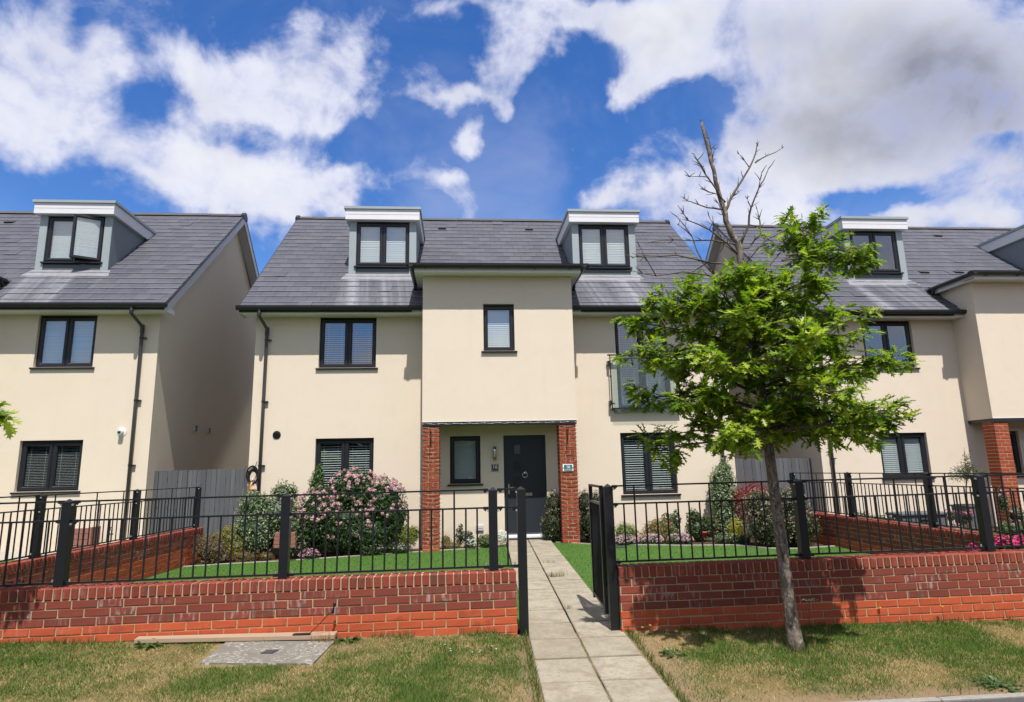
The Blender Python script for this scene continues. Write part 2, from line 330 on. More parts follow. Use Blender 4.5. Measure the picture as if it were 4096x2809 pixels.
def f_bark(k, b):
    p = k.pos()
    n = k.noise(k.scale(p, (34.0, 34.0, 16.0)), 1.0, 5.0, 0.7)
    c = k.mix(k.ramp(n, 0.3, 0.65), (0.055, 0.043, 0.036), (0.20, 0.165, 0.135))
    c = k.mix(k.math('MULTIPLY', k.ramp(k.noise(p, 26.0, 4.0, 0.7), 0.55, 0.66), 0.75), c, (0.36, 0.36, 0.29))
    k.put(b.inputs['Base Color'], c); k.put(b.inputs['Normal'], k.bump(n, 0.9, 0.012))
MT['bark'] = material('oak_bark', f_bark, 0.95, 0.1)
def f_twig(k, b):
    p = k.pos()
    c = k.mix(k.noise(p, 40.0, 3.0), (0.055, 0.042, 0.034), (0.17, 0.14, 0.115))
    k.put(b.inputs['Base Color'], c)
MT['twig'] = material('bare_twig', f_twig, 0.9, 0.1)
MT['stem'] = material('shrub_stem', flat((0.07, 0.05, 0.03), 0.3), 0.9)
MT['hose'] = material('black_hose', flat((0.010, 0.010, 0.010), 0.2), 0.4, 0.5)
MT['orange'] = material('orange_plastic', flat((0.62, 0.22, 0.02), 0.05), 0.4, 0.5)
MT['sign_grey'] = material('plaque_dark_grey', flat((0.045, 0.043, 0.04), 0.15, 40.0), 0.6)
MT['sign_teal'] = material('plaque_teal', flat((0.045, 0.13, 0.15), 0.05), 0.4)
MT['sign_white'] = material('plaque_white', flat((0.78, 0.78, 0.76), 0.03), 0.5)
MT['planter'] = material('planter_grey', flat((0.10, 0.105, 0.115), 0.15), 0.7)
MT['terracotta'] = material('red_pot', flat((0.38, 0.06, 0.04), 0.1), 0.6)
MT['grate'] = material('iron_grate', flat((0.05, 0.055, 0.06), 0.2), 0.6)
MT['bulb'] = material('clear_bulb', flat((0.75, 0.75, 0.72), 0.05), 0.3, 0.5)
MT['meter'] = material('meter_box_grey', flat((0.45, 0.45, 0.44), 0.05), 0.6)

# ------------------------------------------------------------------ mesh helpers
WL = {}   # world location of every object (parents are never rotated or scaled)
def put(o, parent=None, loc=(0, 0, 0)):
    loc = Vector(loc); WL[o] = loc
    C.objects.link(o)
    if parent is not None:
        o.parent = parent; o.location = loc-WL[parent]
    else: o.location = loc
    return o
def tag(o, label=None, cat=None, group=None, kind=None):
    if label: o['label'] = label
    if cat: o['category'] = cat
    if group: o['group'] = group
    if kind: o['kind'] = kind
    return o
def thing(name, label, cat, loc, group=None):
    return tag(put(bpy.data.objects.new(name, None), None, loc), label, cat, group)
class MB:
    def __init__(s): s.v = []; s.f = []; s.m = []; s.cm = 0; s.col = []; s.rn = []; s.usecol = False; s.cc = (1, 1, 1); s.cr = 0.0; s.fc = []; s.fr = []
    def add(s, vs, fs):
        n = len(s.v); s.v += [tuple(a) for a in vs]
        for f in fs:
            s.f.append(tuple(i+n for i in f)); s.m.append(s.cm); s.fc.append(s.cc); s.fr.append(s.cr)
        return s
    def box(s, x0, x1, y0, y1, z0, z1):
        return s.add([(x0, y0, z0), (x1, y0, z0), (x1, y1, z0), (x0, y1, z0), (x0, y0, z1), (x1, y0, z1), (x1, y1, z1), (x0, y1, z1)],
                     [(0, 3, 2, 1), (4, 5, 6, 7), (0, 1, 5, 4), (1, 2, 6, 5), (2, 3, 7, 6), (3, 0, 4, 7)])
    def hexa(s, p):   # 8 points: bottom 4 ccw, top 4 ccw
        return s.add(p, [(0, 3, 2, 1), (4, 5, 6, 7), (0, 1, 5, 4), (1, 2, 6, 5), (2, 3, 7, 6), (3, 0, 4, 7)])
    def quad(s, a, b, c, d): return s.add([a, b, c, d], [(0, 1, 2, 3)])
    def prism(s, poly, ax, a0, a1):  # poly of 2D points in the other two axes, extruded along ax
        def P(p, a):
            return (a, p[0], p[1]) if ax == 0 else ((p[0], a, p[1]) if ax == 1 else (p[0], p[1], a))
        n = len(poly)
        return s.add([P(p, a0) for p in poly]+[P(p, a1) for p in poly],
                     [tuple(range(n))[::-1], tuple(range(n, 2*n))]+[(i, (i+1) % n, n+(i+1) % n, n+i) for i in range(n)])
    def bbox(s, cx, cy, cz, sx, sy, sz, c, j=0.0):   # box bevelled on all edges
        vs = []; idx = {}
        for ax in range(3):
            for a in (-1, 1):
                for b in (-1, 1):
                    for e in (-1, 1):
                        sg = [a, b, e]; h = [sx/2, sy/2, sz/2]
                        q = [sg[i]*(h[i]-(0 if i == ax else c)) for i in range(3)]
                        idx[(ax, a, b, e)] = len(vs)
                        vs.append((cx+q[0]+random.uniform(-j, j), cy+q[1]+random.uniform(-j, j), cz+q[2]+random.uniform(-j, j)))
        fs = []
        for ax in range(3):
            o = [i for i in range(3) if i != ax]
            for sg in (-1, 1):
                ring = []
                for (p, q) in ((-1, -1), (1, -1), (1, 1), (-1, 1)):
                    k3 = [0, 0, 0]; k3[ax] = sg; k3[o[0]] = p; k3[o[1]] = q; ring.append(idx[(ax, *k3)])
                fs.append(tuple(ring))
        for ax in range(3):          # edges along ax
            o = [i for i in range(3) if i != ax]
            for p in (-1, 1):
                for q in (-1, 1):
                    def kk(face, e):
                        k3 = [0, 0, 0]; k3[ax] = e; k3[o[0]] = p; k3[o[1]] = q; return idx[(face, *k3)]
                    fs.append((kk(o[0], -1), kk(o[0], 1), kk(o[1], 1), kk(o[1], -1)))
        for a in (-1, 1):
            for b in (-1, 1):
                for e in (-1, 1): fs.append((idx[(0, a, b, e)], idx[(1, a, b, e)], idx[(2, a, b, e)]))
        s.add(vs, fs); s.fixn = True
        return s
    def tube(s, pts, r, n=8, cap=True):
        pts = [Vector(p) for p in pts]; rr = r if isinstance(r, (list, tuple)) else [r]*len(pts)
        rings = []; prev = None
        for i, p in enumerate(pts):
            d = (pts[min(i+1, len(pts)-1)]-pts[max(i-1, 0)]).normalized()
            if prev is None:
                a = d.orthogonal().normalized()
            else:
                a = (prev-prev.dot(d)*d)
                a = a.normalized() if a.length > 1e-6 else d.orthogonal().normalized()
            prev = a; b = d.cross(a)
            rings.append([p+rr[i]*(math.cos(2*pi*k/n)*a+math.sin(2*pi*k/n)*b) for k in range(n)])
        vs = [q for R_ in rings for q in R_]; fs = []
        for i in range(len(pts)-1):
            for k in range(n): fs.append((i*n+k, i*n+(k+1) % n, (i+1)*n+(k+1) % n, (i+1)*n+k))
        if cap:
            fs.append(tuple(range(n))[::-1]); fs.append(tuple(range((len(pts)-1)*n, len(pts)*n)))
        return s.add(vs, fs)
    def cyl(s, a, b, r, n=12): return s.tube([a, b], r, n)
    def mesh(s, name, mats, smooth=False):
        me = bpy.data.meshes.new(name); me.from_pydata(s.v, [], s.f)
        for m in (mats if isinstance(mats, (list, tuple)) else [mats]): me.materials.append(m)
        if any(s.m): me.polygons.foreach_set('material_index', s.m)
        if s.usecol:
            at = me.color_attributes.new('tint', 'FLOAT_COLOR', 'CORNER'); buf = []
            for f, c in zip(s.f, s.fc): buf += [c[0], c[1], c[2], 1.0]*len(f)
            at.data.foreach_set('color', buf)
        if any(s.fr):
            at = me.attributes.new('rnd', 'FLOAT', 'FACE'); at.data.foreach_set('value', s.fr)
        if smooth: me.polygons.foreach_set('use_smooth', [True]*len(s.f))
        if getattr(s, 'fixn', False):
            bm = bmesh.new(); bm.from_mesh(me); bmesh.ops.recalc_face_normals(bm, faces=bm.faces); bm.to_mesh(me); bm.free()
        me.update()
        return me
    def build(s, name, mats, parent=None, smooth=False, kind=None):
        # mesh in world coordinates; its origin is put at its own base centre
        me = s.mesh(name, mats, smooth)
        xs = [a[0] for a in s.v]; ys = [a[1] for a in s.v]; zs = [a[2] for a in s.v]
        o = Vector(((min(xs)+max(xs))/2, (min(ys)+max(ys))/2, min(zs)))
        me.transform(Matrix.Translation(-o)); me.update()
        ob = put(bpy.data.objects.new(name, me), parent, o)
        if kind: ob['kind'] = kind
        return ob
def pieces(parent, name, items, limit=300, restname=None):
    """items: (mesh, location, euler, scale). The ones that show largest become objects, the rest one joined part."""
    sc = []
    for i, it in enumerate(items):
        p = project(it[1])
        vis = p is not None and -15 < p[0] < 1039 and -15 < p[1] < 717
        sc.append((0 if vis else 1, (p[2] if p else 99), i))
    sc.sort()
    single = [i for (a, b, i) in sc[:limit] if a == 0]
    ss = set(single)
    for i in single:
        me, loc, eu, scl = items[i]
        o = put(bpy.data.objects.new(name, me), parent, loc); o.rotation_euler = eu; o.scale = scl
    rest = [it for i, it in enumerate(items) if i not in ss]
    if rest:
        mb = MB(); mats = []
        for me, loc, eu, scl in rest:
            for mt in me.materials:
                if mt not in mats: mats.append(mt)
            mb.cr = random.uniform(0.01, 0.99)
            X = Matrix.Translation(loc) @ Euler(eu).to_matrix().to_4x4() @ Matrix.Diagonal((*scl, 1.0))
            n0 = len(mb.f); mb.add([X @ vv.co for vv in me.vertices], [tuple(pp.vertices) for pp in me.polygons])
            mb.m[n0:] = [mats.index(me.materials[pp.material_index]) for pp in me.polygons]
        ob = mb.build(restname or name+'_rest', mats, parent, kind='stuff')
# ------------------------------------------------------------------ ground
from mathutils import noise as mn
def lerp_tab(tab, x):
    if x <= tab[0][0]: return tab[0][1]
    for (a, b), (c, e) in zip(tab, tab[1:]):
        if x <= c: return b+(e-b)*(x-a)/(c-a)
    return tab[-1][1]
ZW = [(-12, .13), (-4.1, .066), (-.9, -.004), (.5, -.02), (1.55, -.035), (2.8, -.078), (5.7, -.108), (12, -.14)]
def fbm(x, y, s, o=3):
    a = 0.0; w = 1.0
    for i in range(o):
        a += w*mn.noise((x*s, y*s, 3.7*i)); s *= 2.1; w *= 0.5
    return a
def zpath(Y): return -0.055+(0.0165*Y if Y > 0 else 0.02*Y)
def path_c(Y): return 1.10+0.043*Y
def zverge(X, Y):
    tt = min(1, max(0, -Y/1.9))
    z = lerp_tab(ZW, X)*(1-tt)+(-0.102-0.003*(X-1))*tt
    # meet the paving flush
    e = abs(X-path_c(Y))-0.47
    if e < 0.35:
        w = max(0.0, min(1.0, e/0.35)); z = z*w+(zpath(Y)-0.012)*(1-w)
    return z+0.012*fbm(X, Y, 2.3)
def bare_amt(X, Y):
    n = fbm(X, Y, 3.0)
    e = X-path_c(Y)-0.47
    b = 0.0
    if 0 < e: b = max(b, 1.15-(e-0.02)/(0.34+0.20*n) if Y < -0.25 else 0)
    e2 = path_c(Y)-0.47-X
    if 0 < e2: b = max(b, 1.0-(e2-0.02)/(0.20+0.12*n))
    if X > 1.2 and X < 4.6: b = max(b, 1.1-(Y+1.9)/(0.32+0.2*n)) if Y < -1.4 else b
    b = max(b, 1.0-math.hypot(X-2.92, Y+0.72)/(0.24+0.08*n))
    b = max(b, 0.9-math.hypot((X+1.0)/2.2, Y+0.3)/(0.16+0.06*n))
    b = max(b, 0.75-(-Y)/0.14) if X > -3 else b
    return max(0.0, min(1.0, b))
g = MB(); g.add([(-400, -400, -0.45), (400, -400, -0.45), (400, 600, -0.45), (-400, 600, -0.45)], [(0, 1, 2, 3)])
tag(g.build('ground', MT['ground']), kind='structure')
vg = MB(); nx, ny = 190, 46; X0, X1, Y0, Y1 = -9.5, 9.5, -1.9, 0.10
barev = []
for j in range(ny+1):
    for i in range(nx+1):
        X = X0+(X1-X0)*i/nx; Y = Y0+(Y1-Y0)*j/ny
        vg.v.append((X, Y, zverge(X, min(Y, 0)))); barev.append(bare_amt(X, Y))
for j in range(ny):
    for i in range(nx):
        a = j*(nx+1)+i; vg.f.append((a, a+1, a+nx+2, a+nx+1)); vg.m.append(0); vg.fc.append((1, 1, 1)); vg.fr.append(0.0)
vo = vg.build('grass_verge', MT['verge'], smooth=True); tag(vo, kind='structure')
at = vo.data.attributes.new('bare', 'FLOAT', 'POINT'); at.data.foreach_set('value', barev)
# grass blades
gr = MB(); gr.usecol = True
rg = random.Random(3)
def blade(mb, X, Y, z, h, w, lean, col, az=None):
    az = rg.uniform(0, 2*pi) if az is None else az
    a2 = rg.uniform(0, 2*pi)
    cx, sx = math.cos(az)*w, math.sin(az)*w
    mb.cc = col
    mb.add([(X-cx, Y-sx, z), (X+cx, Y+sx, z), (X+math.cos(a2)*lean, Y+math.sin(a2)*lean, z+h)], [(0, 1, 2)])
COVER = (-2.17, -1.14, -0.72, -0.06)
cnt = 0
while cnt < 140000:
    Y = -1.9+1.9*(rg.random()**0.9); X = rg.uniform(-4.4, 5.6) if rg.random() < 0.97 else rg.uniform(-7, 7)
    if abs(X-path_c(Y)) < 0.475: continue
    if COVER[0] < X < COVER[1] and COVER[2] < Y < COVER[3]-0.02: continue
    if rg.random() < bare_amt(X, Y)*0.93: continue
    cnt += 1
    m = fbm(X, Y, 0.9)+0.35*fbm(X, Y, 5.0)
    if X > -1.0 and X < 0.5 and -1.6 < Y < -.25: m += 0.34-0.3*abs(X+0.2)
    m += 0.22*max(0, 1-abs(Y+0.12)/0.18)
    green = m+rg.uniform(-0.38, 0.38) > -0.10
    if green:
        c = rg.choice([(0.07, 0.14, 0.02), (0.095, 0.185, 0.028), (0.055, 0.12, 0.018), (0.135, 0.21, 0.04)]); h = rg.uniform(0.016, 0.045)
    else:
        c = rg.choice([(0.50, 0.36, 0.17), (0.40, 0.275, 0.12), (0.58, 0.44, 0.25), (0.25, 0.21, 0.075), (0.44, 0.27, 0.12), (0.20, 0.20, 0.06)]); h = rg.uniform(0.008, 0.028)
    k_ = rg.uniform(0.75, 1.2)
    blade(gr, X, Y, zverge(X, Y)-0.003, h, rg.uniform(0.0016, 0.0034), rg.uniform(0.005, 0.04), tuple(x*k_ for x in c))
# longer fringe at the wall foot, along the paving and round the tree
for i in range(5200):
    q = rg.random()
    if q < 0.62:
        X = rg.uniform(-4.5, 5.6); Y = -abs(rg.gauss(0, 0.05))-0.005
        if 0.5 < X < 1.62 or (-3 < X < -1.15 and Y > -0.1): continue
        if fbm(X, 0, 2.5) < -0.05: continue
    elif q < 0.85: Y = rg.uniform(-1.9, 0.2); X = path_c(Y)+rg.choice((-1, 1))*(0.475+abs(rg.gauss(0, 0.03)))
    else: X, Y = 2.92+rg.gauss(0, .13), -0.68+rg.gauss(0, .1)
    c = rg.choice([(0.06, 0.12, 0.02), (0.085, 0.15, 0.03), (0.3, 0.22, 0.1), (0.045, 0.09, 0.018)])
    blade(gr, X, Y, zverge(X, min(Y, 0))-0.003, rg.uniform(0.03, 0.085), rg.uniform(0.002, 0.004), rg.uniform(0.01, 0.05), c)
tag(gr.build('verge_grass', MT['blade']), 'patchy dry and green grass of the roadside verge', 'grass', kind='stuff')
# broad-leaved weeds in the verge
def weed(X, Y, r, n, name, label, flower=None, ll=None, cols=((0.05, 0.11, 0.02), (0.07, 0.14, 0.03)), fh=0.1):
    z = zverge(X, min(Y, 0)); th = thing(name, label, 'weed', (X, Y, z), 'weeds in the verge')
    mb = MB(); mb.usecol = True
    for i in range(n):
        a = rg.uniform(0, 2*pi); L = (ll or r)*rg.uniform(0.5, 1.1); w = L*rg.uniform(0.12, 0.22); el = rg.uniform(0.15, 0.9)
        d_ = Vector((math.cos(a), math.sin(a), 0)); s_ = Vector((-d_.y, d_.x, 0)); p0 = Vector((X, Y, z))+d_*rg.uniform(0, r*0.7)
        mid = p0+d_*L*0.55+Vector((0, 0, L*el*0.6)); tip = p0+d_*L+Vector((0, 0, L*el*0.35))
        mb.cc = rg.choice(cols); mb.add([p0, mid-s_*w, tip, mid+s_*w], [(0, 1, 2, 3)])
    mb.build('leaves', MT['leaf'], th)
    if flower:
        fb_ = MB(); fb_.usecol = True; st = MB()
        for i in range(flower[1]):
            fx, fy = X+rg.uniform(-r, r), Y+rg.uniform(-r, r)*0.6; fz = z+fh*rg.uniform(0.7, 1.2)
            st.tube([(fx, fy, z), (fx+.01, fy, fz)], 0.0018, 4)
            for q in range(7):
                a = 2*pi*q/7; fb_.cc = flower[0]
                fb_.add([(fx+.01, fy, fz+.004), (fx+.01+flower[2]*math.cos(a-.4), fy+flower[2]*math.sin(a-.4), fz+.004), (fx+.01+flower[2]*math.cos(a+.4), fy+flower[2]*math.sin(a+.4), fz+.006)], [(0, 1, 2)])
        st.build('stem', MT['stem'], th, kind='stuff'); fb_.build('flower', MT['petal'], th, kind='stuff')
YEL = (0.75, 0.55, 0.02)
weed(1.72, -0.18, 0.05, 8, 'dandelion', 'yellow dandelions at the left end of the right-hand wall', (YEL, 3, 0.014))
weed(4.18, -0.05, 0.06, 10, 'hawkbit', 'tall yellow flower against the right wall, left of a pair', (YEL, 1, 0.016), fh=0.2)
weed(4.75, -0.05, 0.06, 10, 'hawkbit', 'tall yellow flower against the right wall, right of a pair', (YEL, 1, 0.016), fh=0.22)
weed(-2.75, -0.12, 0.10, 26, 'clover_clump', 'low clover clump with a yellow flower under the left wall', (YEL, 1, 0.014), fh=0.05)
weed(1.78, -0.75, 0.12, 60, 'plantain', 'dark leafy plantain on bare soil right of the path', ll=.07, cols=((0.04, 0.09, 0.02), (0.055, 0.11, 0.025)))
weed(-1.02, -0.09, 0.09, 30, 'ivy_sprig', 'green leafy sprig at the end of the timber plank', cols=((0.03, 0.08, 0.02), (0.06, 0.11, 0.03)))
weed(3.72, -0.06, 0.08, 18, 'dock_weed', 'broad green weed at the foot of the right wall', cols=((0.05, 0.10, 0.03),))
weed(3.85, -1.72, 0.20, 150, 'weed_patch', 'dark green weed patch beside the kerb at lower right', ll=.06, cols=((0.05, 0.10, 0.025), (0.07, 0.13, 0.03)))
weed(0.02, -0.55, 0.30, 8, 'white_clover', 'white clover heads in the greenest turf left of the path', ((0.6, 0.6, 0.55), 9, 0.011), ll=0.03, fh=0.045)
# kerb and road
ko = None
kb = thing('kerb', None, None, (0, -1.93, -0.3)); kb['kind'] = 'structure'
xk = -9.5
ks = MB().bbox(0, 0, 0, 0.905, 0.055, 0.22, 0.006, 0.001).mesh('kerb_stone', MT['kerb'])
its = []
while xk < 9.6:
    if not (0.35 < xk+.455 < 1.75): its.append((ks, (xk+0.455, -1.93, -0.205-0.003*(xk-1)), (0, 0.003, 0), (1, 1, 1)))
    xk += 0.91
pieces(kb, 'kerb_stone', its)
rd = MB(); rd.add([(-60, -14, -0.14), (60, -14, -0.2), (60, -1.95, -0.125), (-60, -1.95, -0.105)], [(0, 1, 2, 3)])
tag(rd.build('road', MT['asphalt']), kind='structure')

# ------------------------------------------------------------------ path of concrete slabs
pth = thing('path', None, None, (1.1, 0, -0.2)); pth['kind'] = 'structure'
pb = MB()
for (a, b) in ((-2.2, 0.0), (0.0, 7.5)):
    pb.hexa([(path_c(a)-.46, a, zpath(a)-.2), (path_c(a)+.46, a, zpath(a)-.2), (path_c(b)+.46, b, zpath(b)-.2), (path_c(b)-.46, b, zpath(b)-.2),
             (path_c(a)-.46, a, zpath(a)-.03), (path_c(a)+.46, a, zpath(a)-.03), (path_c(b)+.46, b, zpath(b)-.03), (path_c(b)-.46, b, zpath(b)-.03)])
pb.build('path_bed', MT['soil'], pth)
sl = [MB().bbox(0, 0, -0.025, 0.453, 0.563, 0.05, 0.006, 0.002).mesh('paving_slab', MT['slab']) for _ in range(3)]
its = []
for k_ in range(-4, 13):
    yc = 0.436+0.575*k_-0.2875
    for sd in (-1, 1):
        yy = min(yc, 7.2)
        its.append((rg.choice(sl), (path_c(yy)+sd*0.2335, yy, zpath(yy)+rg.uniform(-.003, .003)), (0.0165+rg.uniform(-.004, .004), rg.uniform(-.005, .005), -0.043+rg.uniform(-.003, .003)), (1, 1, 1)))
pieces(pth, 'paving_slab', its)
# grass tuft growing in the path joint
def tuft(X, Y, z, n, h, sp, name, label):
    mb = MB(); mb.usecol = True
    for i in range(n):
        blade(mb, X+rg.gauss(0, sp), Y+rg.gauss(0, 0.015), z, h*rg.uniform(.5, 1.1), 0.003, h*0.6*rg.random(), rg.choice([(0.09, 0.15, 0.03), (0.13, 0.17, 0.05), (0.25, 0.22, 0.09)]))
    tag(mb.build(name, MT['blade']), label, 'grass tuft', 'tufts growing in the paving')
tuft(1.33, 3.0, zpath(3.0), 90, 0.09, 0.07, 'grass_tuft', 'largest grass tuft growing in a joint midway up the path')
tuft(1.42, 4.25, zpath(4.2), 25, 0.06, 0.05, 'grass_tuft', 'small dry tuft in a joint beyond the largest tuft')
tuft(1.20, 1.05, zpath(1.0), 22, 0.05, 0.03, 'grass_tuft', 'tiny green weed in the centre joint just inside the gate')

# ------------------------------------------------------------------ front gardens
def xl_wall(Y): return -5.36+0.047*Y     # visible face of the left side wall
def xr_wall(Y): return 6.67+0.050*Y      # visible face of the right side wall
def sheet(name, mat, fl, fr, y0, y1, fz, nx=40, ny=30, kind='structure', back=None):
    mb = MB()
    for j in range(ny+1):
        for i in range(nx+1):
            s_ = i/nx; Y = y0+(y1-y0)*j/ny
            X = fl(Y)+(fr(Y)-fl(Y))*s_
            if back:
                yb = back(X); Y = y0+(yb-y0)*j/ny; X = fl(Y)+(fr(Y)-fl(Y))*s_
            mb.v.append((X, Y, fz(X, Y)))
    for j in range(ny):
        for i in range(nx):
            a = j*(nx+1)+i; mb.f.append((a, a+1, a+nx+2, a+nx+1)); mb.m.append(0); mb.fc.append((1, 1, 1)); mb.fr.append(0.0)
    return tag(mb.build(name, mat, smooth=True), kind=kind)
LB = [(-5.3, 6.15), (-4.4, 6.33), (-3.4, 6.40), (-2.37, 6.58), (-.83, 6.88), (.2, 7.05), (1.0, 7.28)]
RB = [(1.7, 7.3), (2.1, 7.0), (2.6, 6.62), (3.0, 6.40), (4.2, 6.0), (5.2, 5.80), (5.6, 5.2), (6.1, 5.05), (6.9, 5.2)]
def zl_lawn(X, Y): return -0.04+0.012*(X-.7)+0.004*fbm(X, Y, 1.2)
def zr_lawn(X, Y): return -0.045+0.009*Y+0.004*fbm(X, Y, 1.2)
sheet('lawn', MT['turf'], lambda Y: xl_wall(Y)-.02, lambda Y: path_c(Y)-.462, 0.19, 7, zl_lawn, 50, 40, back=lambda X: lerp_tab(LB, X))
sheet('lawn', MT['turf'], lambda Y: path_c(Y)+.462, lambda Y: xr_wall(Y)+.02, 0.19, 7, zr_lawn, 50, 40, back=lambda X: lerp_tab(RB, X))
sheet('flower_bed', MT['soil'], lambda Y: xl_wall(Y)-.02, lambda Y: path_c(Y)-.455, 5.5, 7.62, lambda X, Y: zl_lawn(X, Y)-.03+0.02*max(0, Y-6.5)+.02*fbm(X, Y, 3), 40, 20)
sheet('flower_bed', MT['soil'], lambda Y: path_c(Y)+.455, lambda Y: xr_wall(Y)+.02, 4.0, 7.62, lambda X, Y: zr_lawn(X, Y)-.03+0.02*max(0, Y-6.5)+.02*fbm(X, Y, 3), 40, 26)
def edging(tab, zf, x0, x1):
    mb = MB(); n = 40; pts = []
    for i in range(n+1):
        X = x0+(x1-x0)*i/n; pts.append((X, lerp_tab(tab, X)))
    for (a, b) in zip(pts, pts[1:]):
        za, zb = zf(*a), zf(*b)
        mb.hexa([(a[0], a[1], za-.05), (b[0], b[1], zb-.05), (b[0], b[1]+.05, zb-.05), (a[0], a[1]+.05, za-.05),
                 (a[0], a[1], za+.014), (b[0], b[1], zb+.014), (b[0], b[1]+.05, zb+.014), (a[0], a[1]+.05, za+.014)])
    tag(mb.build('lawn_edging', MT['gravel']), kind='structure')
edging(LB, zl_lawn, -5.1, .93); edging(RB, zr_lawn, 1.95, 6.85)
# turf pile
tf = MB(); tf.usecol = True
for i in range(42000):
    if rg.random() < 0.5:
        X = rg.uniform(-5.0, .9); Y = rg.uniform(1.0, 7.2)
        if X > path_c(Y)-.47 or X < xl_wall(Y)+.01 or Y > lerp_tab(LB, X)-.02: continue
        z = zl_lawn(X, Y)
    else:
        X = rg.uniform(1.5, 6.9); Y = rg.uniform(0.3, 7.2)
        if X < path_c(Y)+.47 or X > xr_wall(Y)-.01 or Y > lerp_tab(RB, X)-.02: continue
        z = zr_lawn(X, Y)
    k_ = rg.uniform(.7, 1.25)
    blade(tf, X, Y, z-.002, rg.uniform(.012, .026), .0045, .014, tuple(k_*x for x in rg.choice([(0.05, .13, .016), (.066, .155, .022), (.044, .11, .016)])))
tag(tf.build('lawn_pile', MT['blade']), 'short bright green pile of the artificial lawns', 'turf', kind='stuff')
# neighbours' gardens
sheet('neighbour_garden', MT['gravel'], lambda Y: -11.5, lambda Y: xl_wall(Y)-.2, 0.2, 7.62, lambda X, Y: 0.05+.008*Y, 6, 6)
sheet('neighbour_lawn', MT['turf'], lambda Y: -11.4, lambda Y: xl_wall(Y)-.25, 0.25, 6.2, lambda X, Y: 0.06+.008*Y, 6, 6)
sheet('neighbour_garden', MT['soil'], lambda Y: xr_wall(Y)+.2, lambda Y: 15.0, 0.2, 7.62, lambda X, Y: -0.08+.012*Y, 6, 6)

# ------------------------------------------------------------------ brick walls
BR = {}
for key in ('brick_dark', 'brick_orange', 'brick_pier'):
    BR[key] = [MB().bbox(0, 0.051, 0, 0.215, 0.102, 0.065, 0.004, 0.0016).mesh('brick', MT[key]) for _ in range(4)]
BR['cope'] = [MB().bbox(0, 0.1075, 0, 0.065, 0.219, 0.1035, 0.008, 0.0018).mesh('brick', MT['brick_cope']) for _ in range(4)]
def brick_wall(label, P0, P1, zc, ndark, norange, phase, ends, cat='wall'):
    P0 = Vector((P0[0], P0[1], 0)); P1 = Vector((P1[0], P1[1], 0)); L = (P1-P0).length
    e = (P1-P0).normalized(); nb = Vector((-e.y, e.x, 0)); ang = math.atan2(e.y, e.x)   # nb points into the wall
    th = thing('brick_wall', label, cat, (P0+P1)/2+Vector((0, 0, -0.1)))
    core = MB(); zt0, zt1 = zc(0), zc(L)
    def pt(s_, n_, z): q = P0+e*s_+nb*n_; return (q.x, q.y, z)
    core.hexa([pt(.006, .007, -.45), pt(L-.006, .007, -.45), pt(L-.006, .208, -.45), pt(.006, .208, -.45),
               pt(.006, .007, zt0+.098), pt(L-.006, .007, zt1+.098), pt(L-.006, .208, zt1+.098), pt(.006, .208, zt0+.098)])
    core.build('mortar', MT['mortar'], th)
    its = []; tilt = -math.atan2(zt1-zt0, L)
    def add(mesh, s_, n_, z, sx=1.0, rz=0.0):
        q = P0+e*s_+nb*n_
        its.append((mesh, (q.x, q.y, z+rg.uniform(-.0012, .0012)), (rg.uniform(-.008, .008), tilt+rg.uniform(-.006, .006), ang+rz+rg.uniform(-.006, .006)), (sx, 1, 1)))
    for r_ in range(ndark+norange):
        key = 'brick_dark' if r_ < ndark else 'brick_orange'
        s0 = (phase+(0.1125 if r_ % 2 else 0.0)) % 0.225-0.225
        while s0 < L:
            a = max(s0+.005, 0.0); b = min(s0+.220, L)
            if b-a > 0.03:
                c = (a+b)/2; z = zc(c)-.0375-.075*r_
                add(rg.choice(BR[key]), c, rg.uniform(-.0015, .0015), z, (b-a)/.215)
            s0 += .225
        for (s_, flag) in ((0.0, ends[0]), (L, ends[1])):
            if flag:   # return face of the inner leaf at a free end
                add(rg.choice(BR[key]), s_+(0.0 if s_ == 0 else 0.0), .157, zc(s_)-.0375-.075*r_, .102/.215, -pi/2 if s_ == 0 else pi/2)
    s0 = (phase % .075)
    n = int(L/.075); pitch = L/n
    for i in range(n):
        c = (i+.5)*pitch
        add(rg.choice(BR['cope']), c, rg.uniform(-.004, 0.0), zc(c)+.0535, 1.0)
    pieces(th, 'brick', its, 300)
    return th
ZC = lambda x: .4266+.0033*x
brick_wall('long low red brick wall left of the gate with orange lower courses', (-6.4, 0), (.535, 0), lambda s_: ZC(-6.4+s_), 3, 5, (-3.9646+6.4) % .225, (0, 1))
brick_wall('low red brick wall right of the gate behind the street tree', (1.537, 0), (8.2, 0), lambda s_: ZC(1.537+s_), 4, 5, (1.8847-1.537) % .225, (1, 0))
brick_wall('low brick side wall dividing this garden from the house on the left', (xl_wall(.216), .216), (xl_wall(6.95), 6.95), lambda s_: .428, 3, 4, .06, (0, 1))
brick_wall('low brick side wall dividing this garden from the house on the right', (xr_wall(7.1), 7.1), (xr_wall(.216), .216), lambda s_: .440, 4, 3, .1, (0, 0))

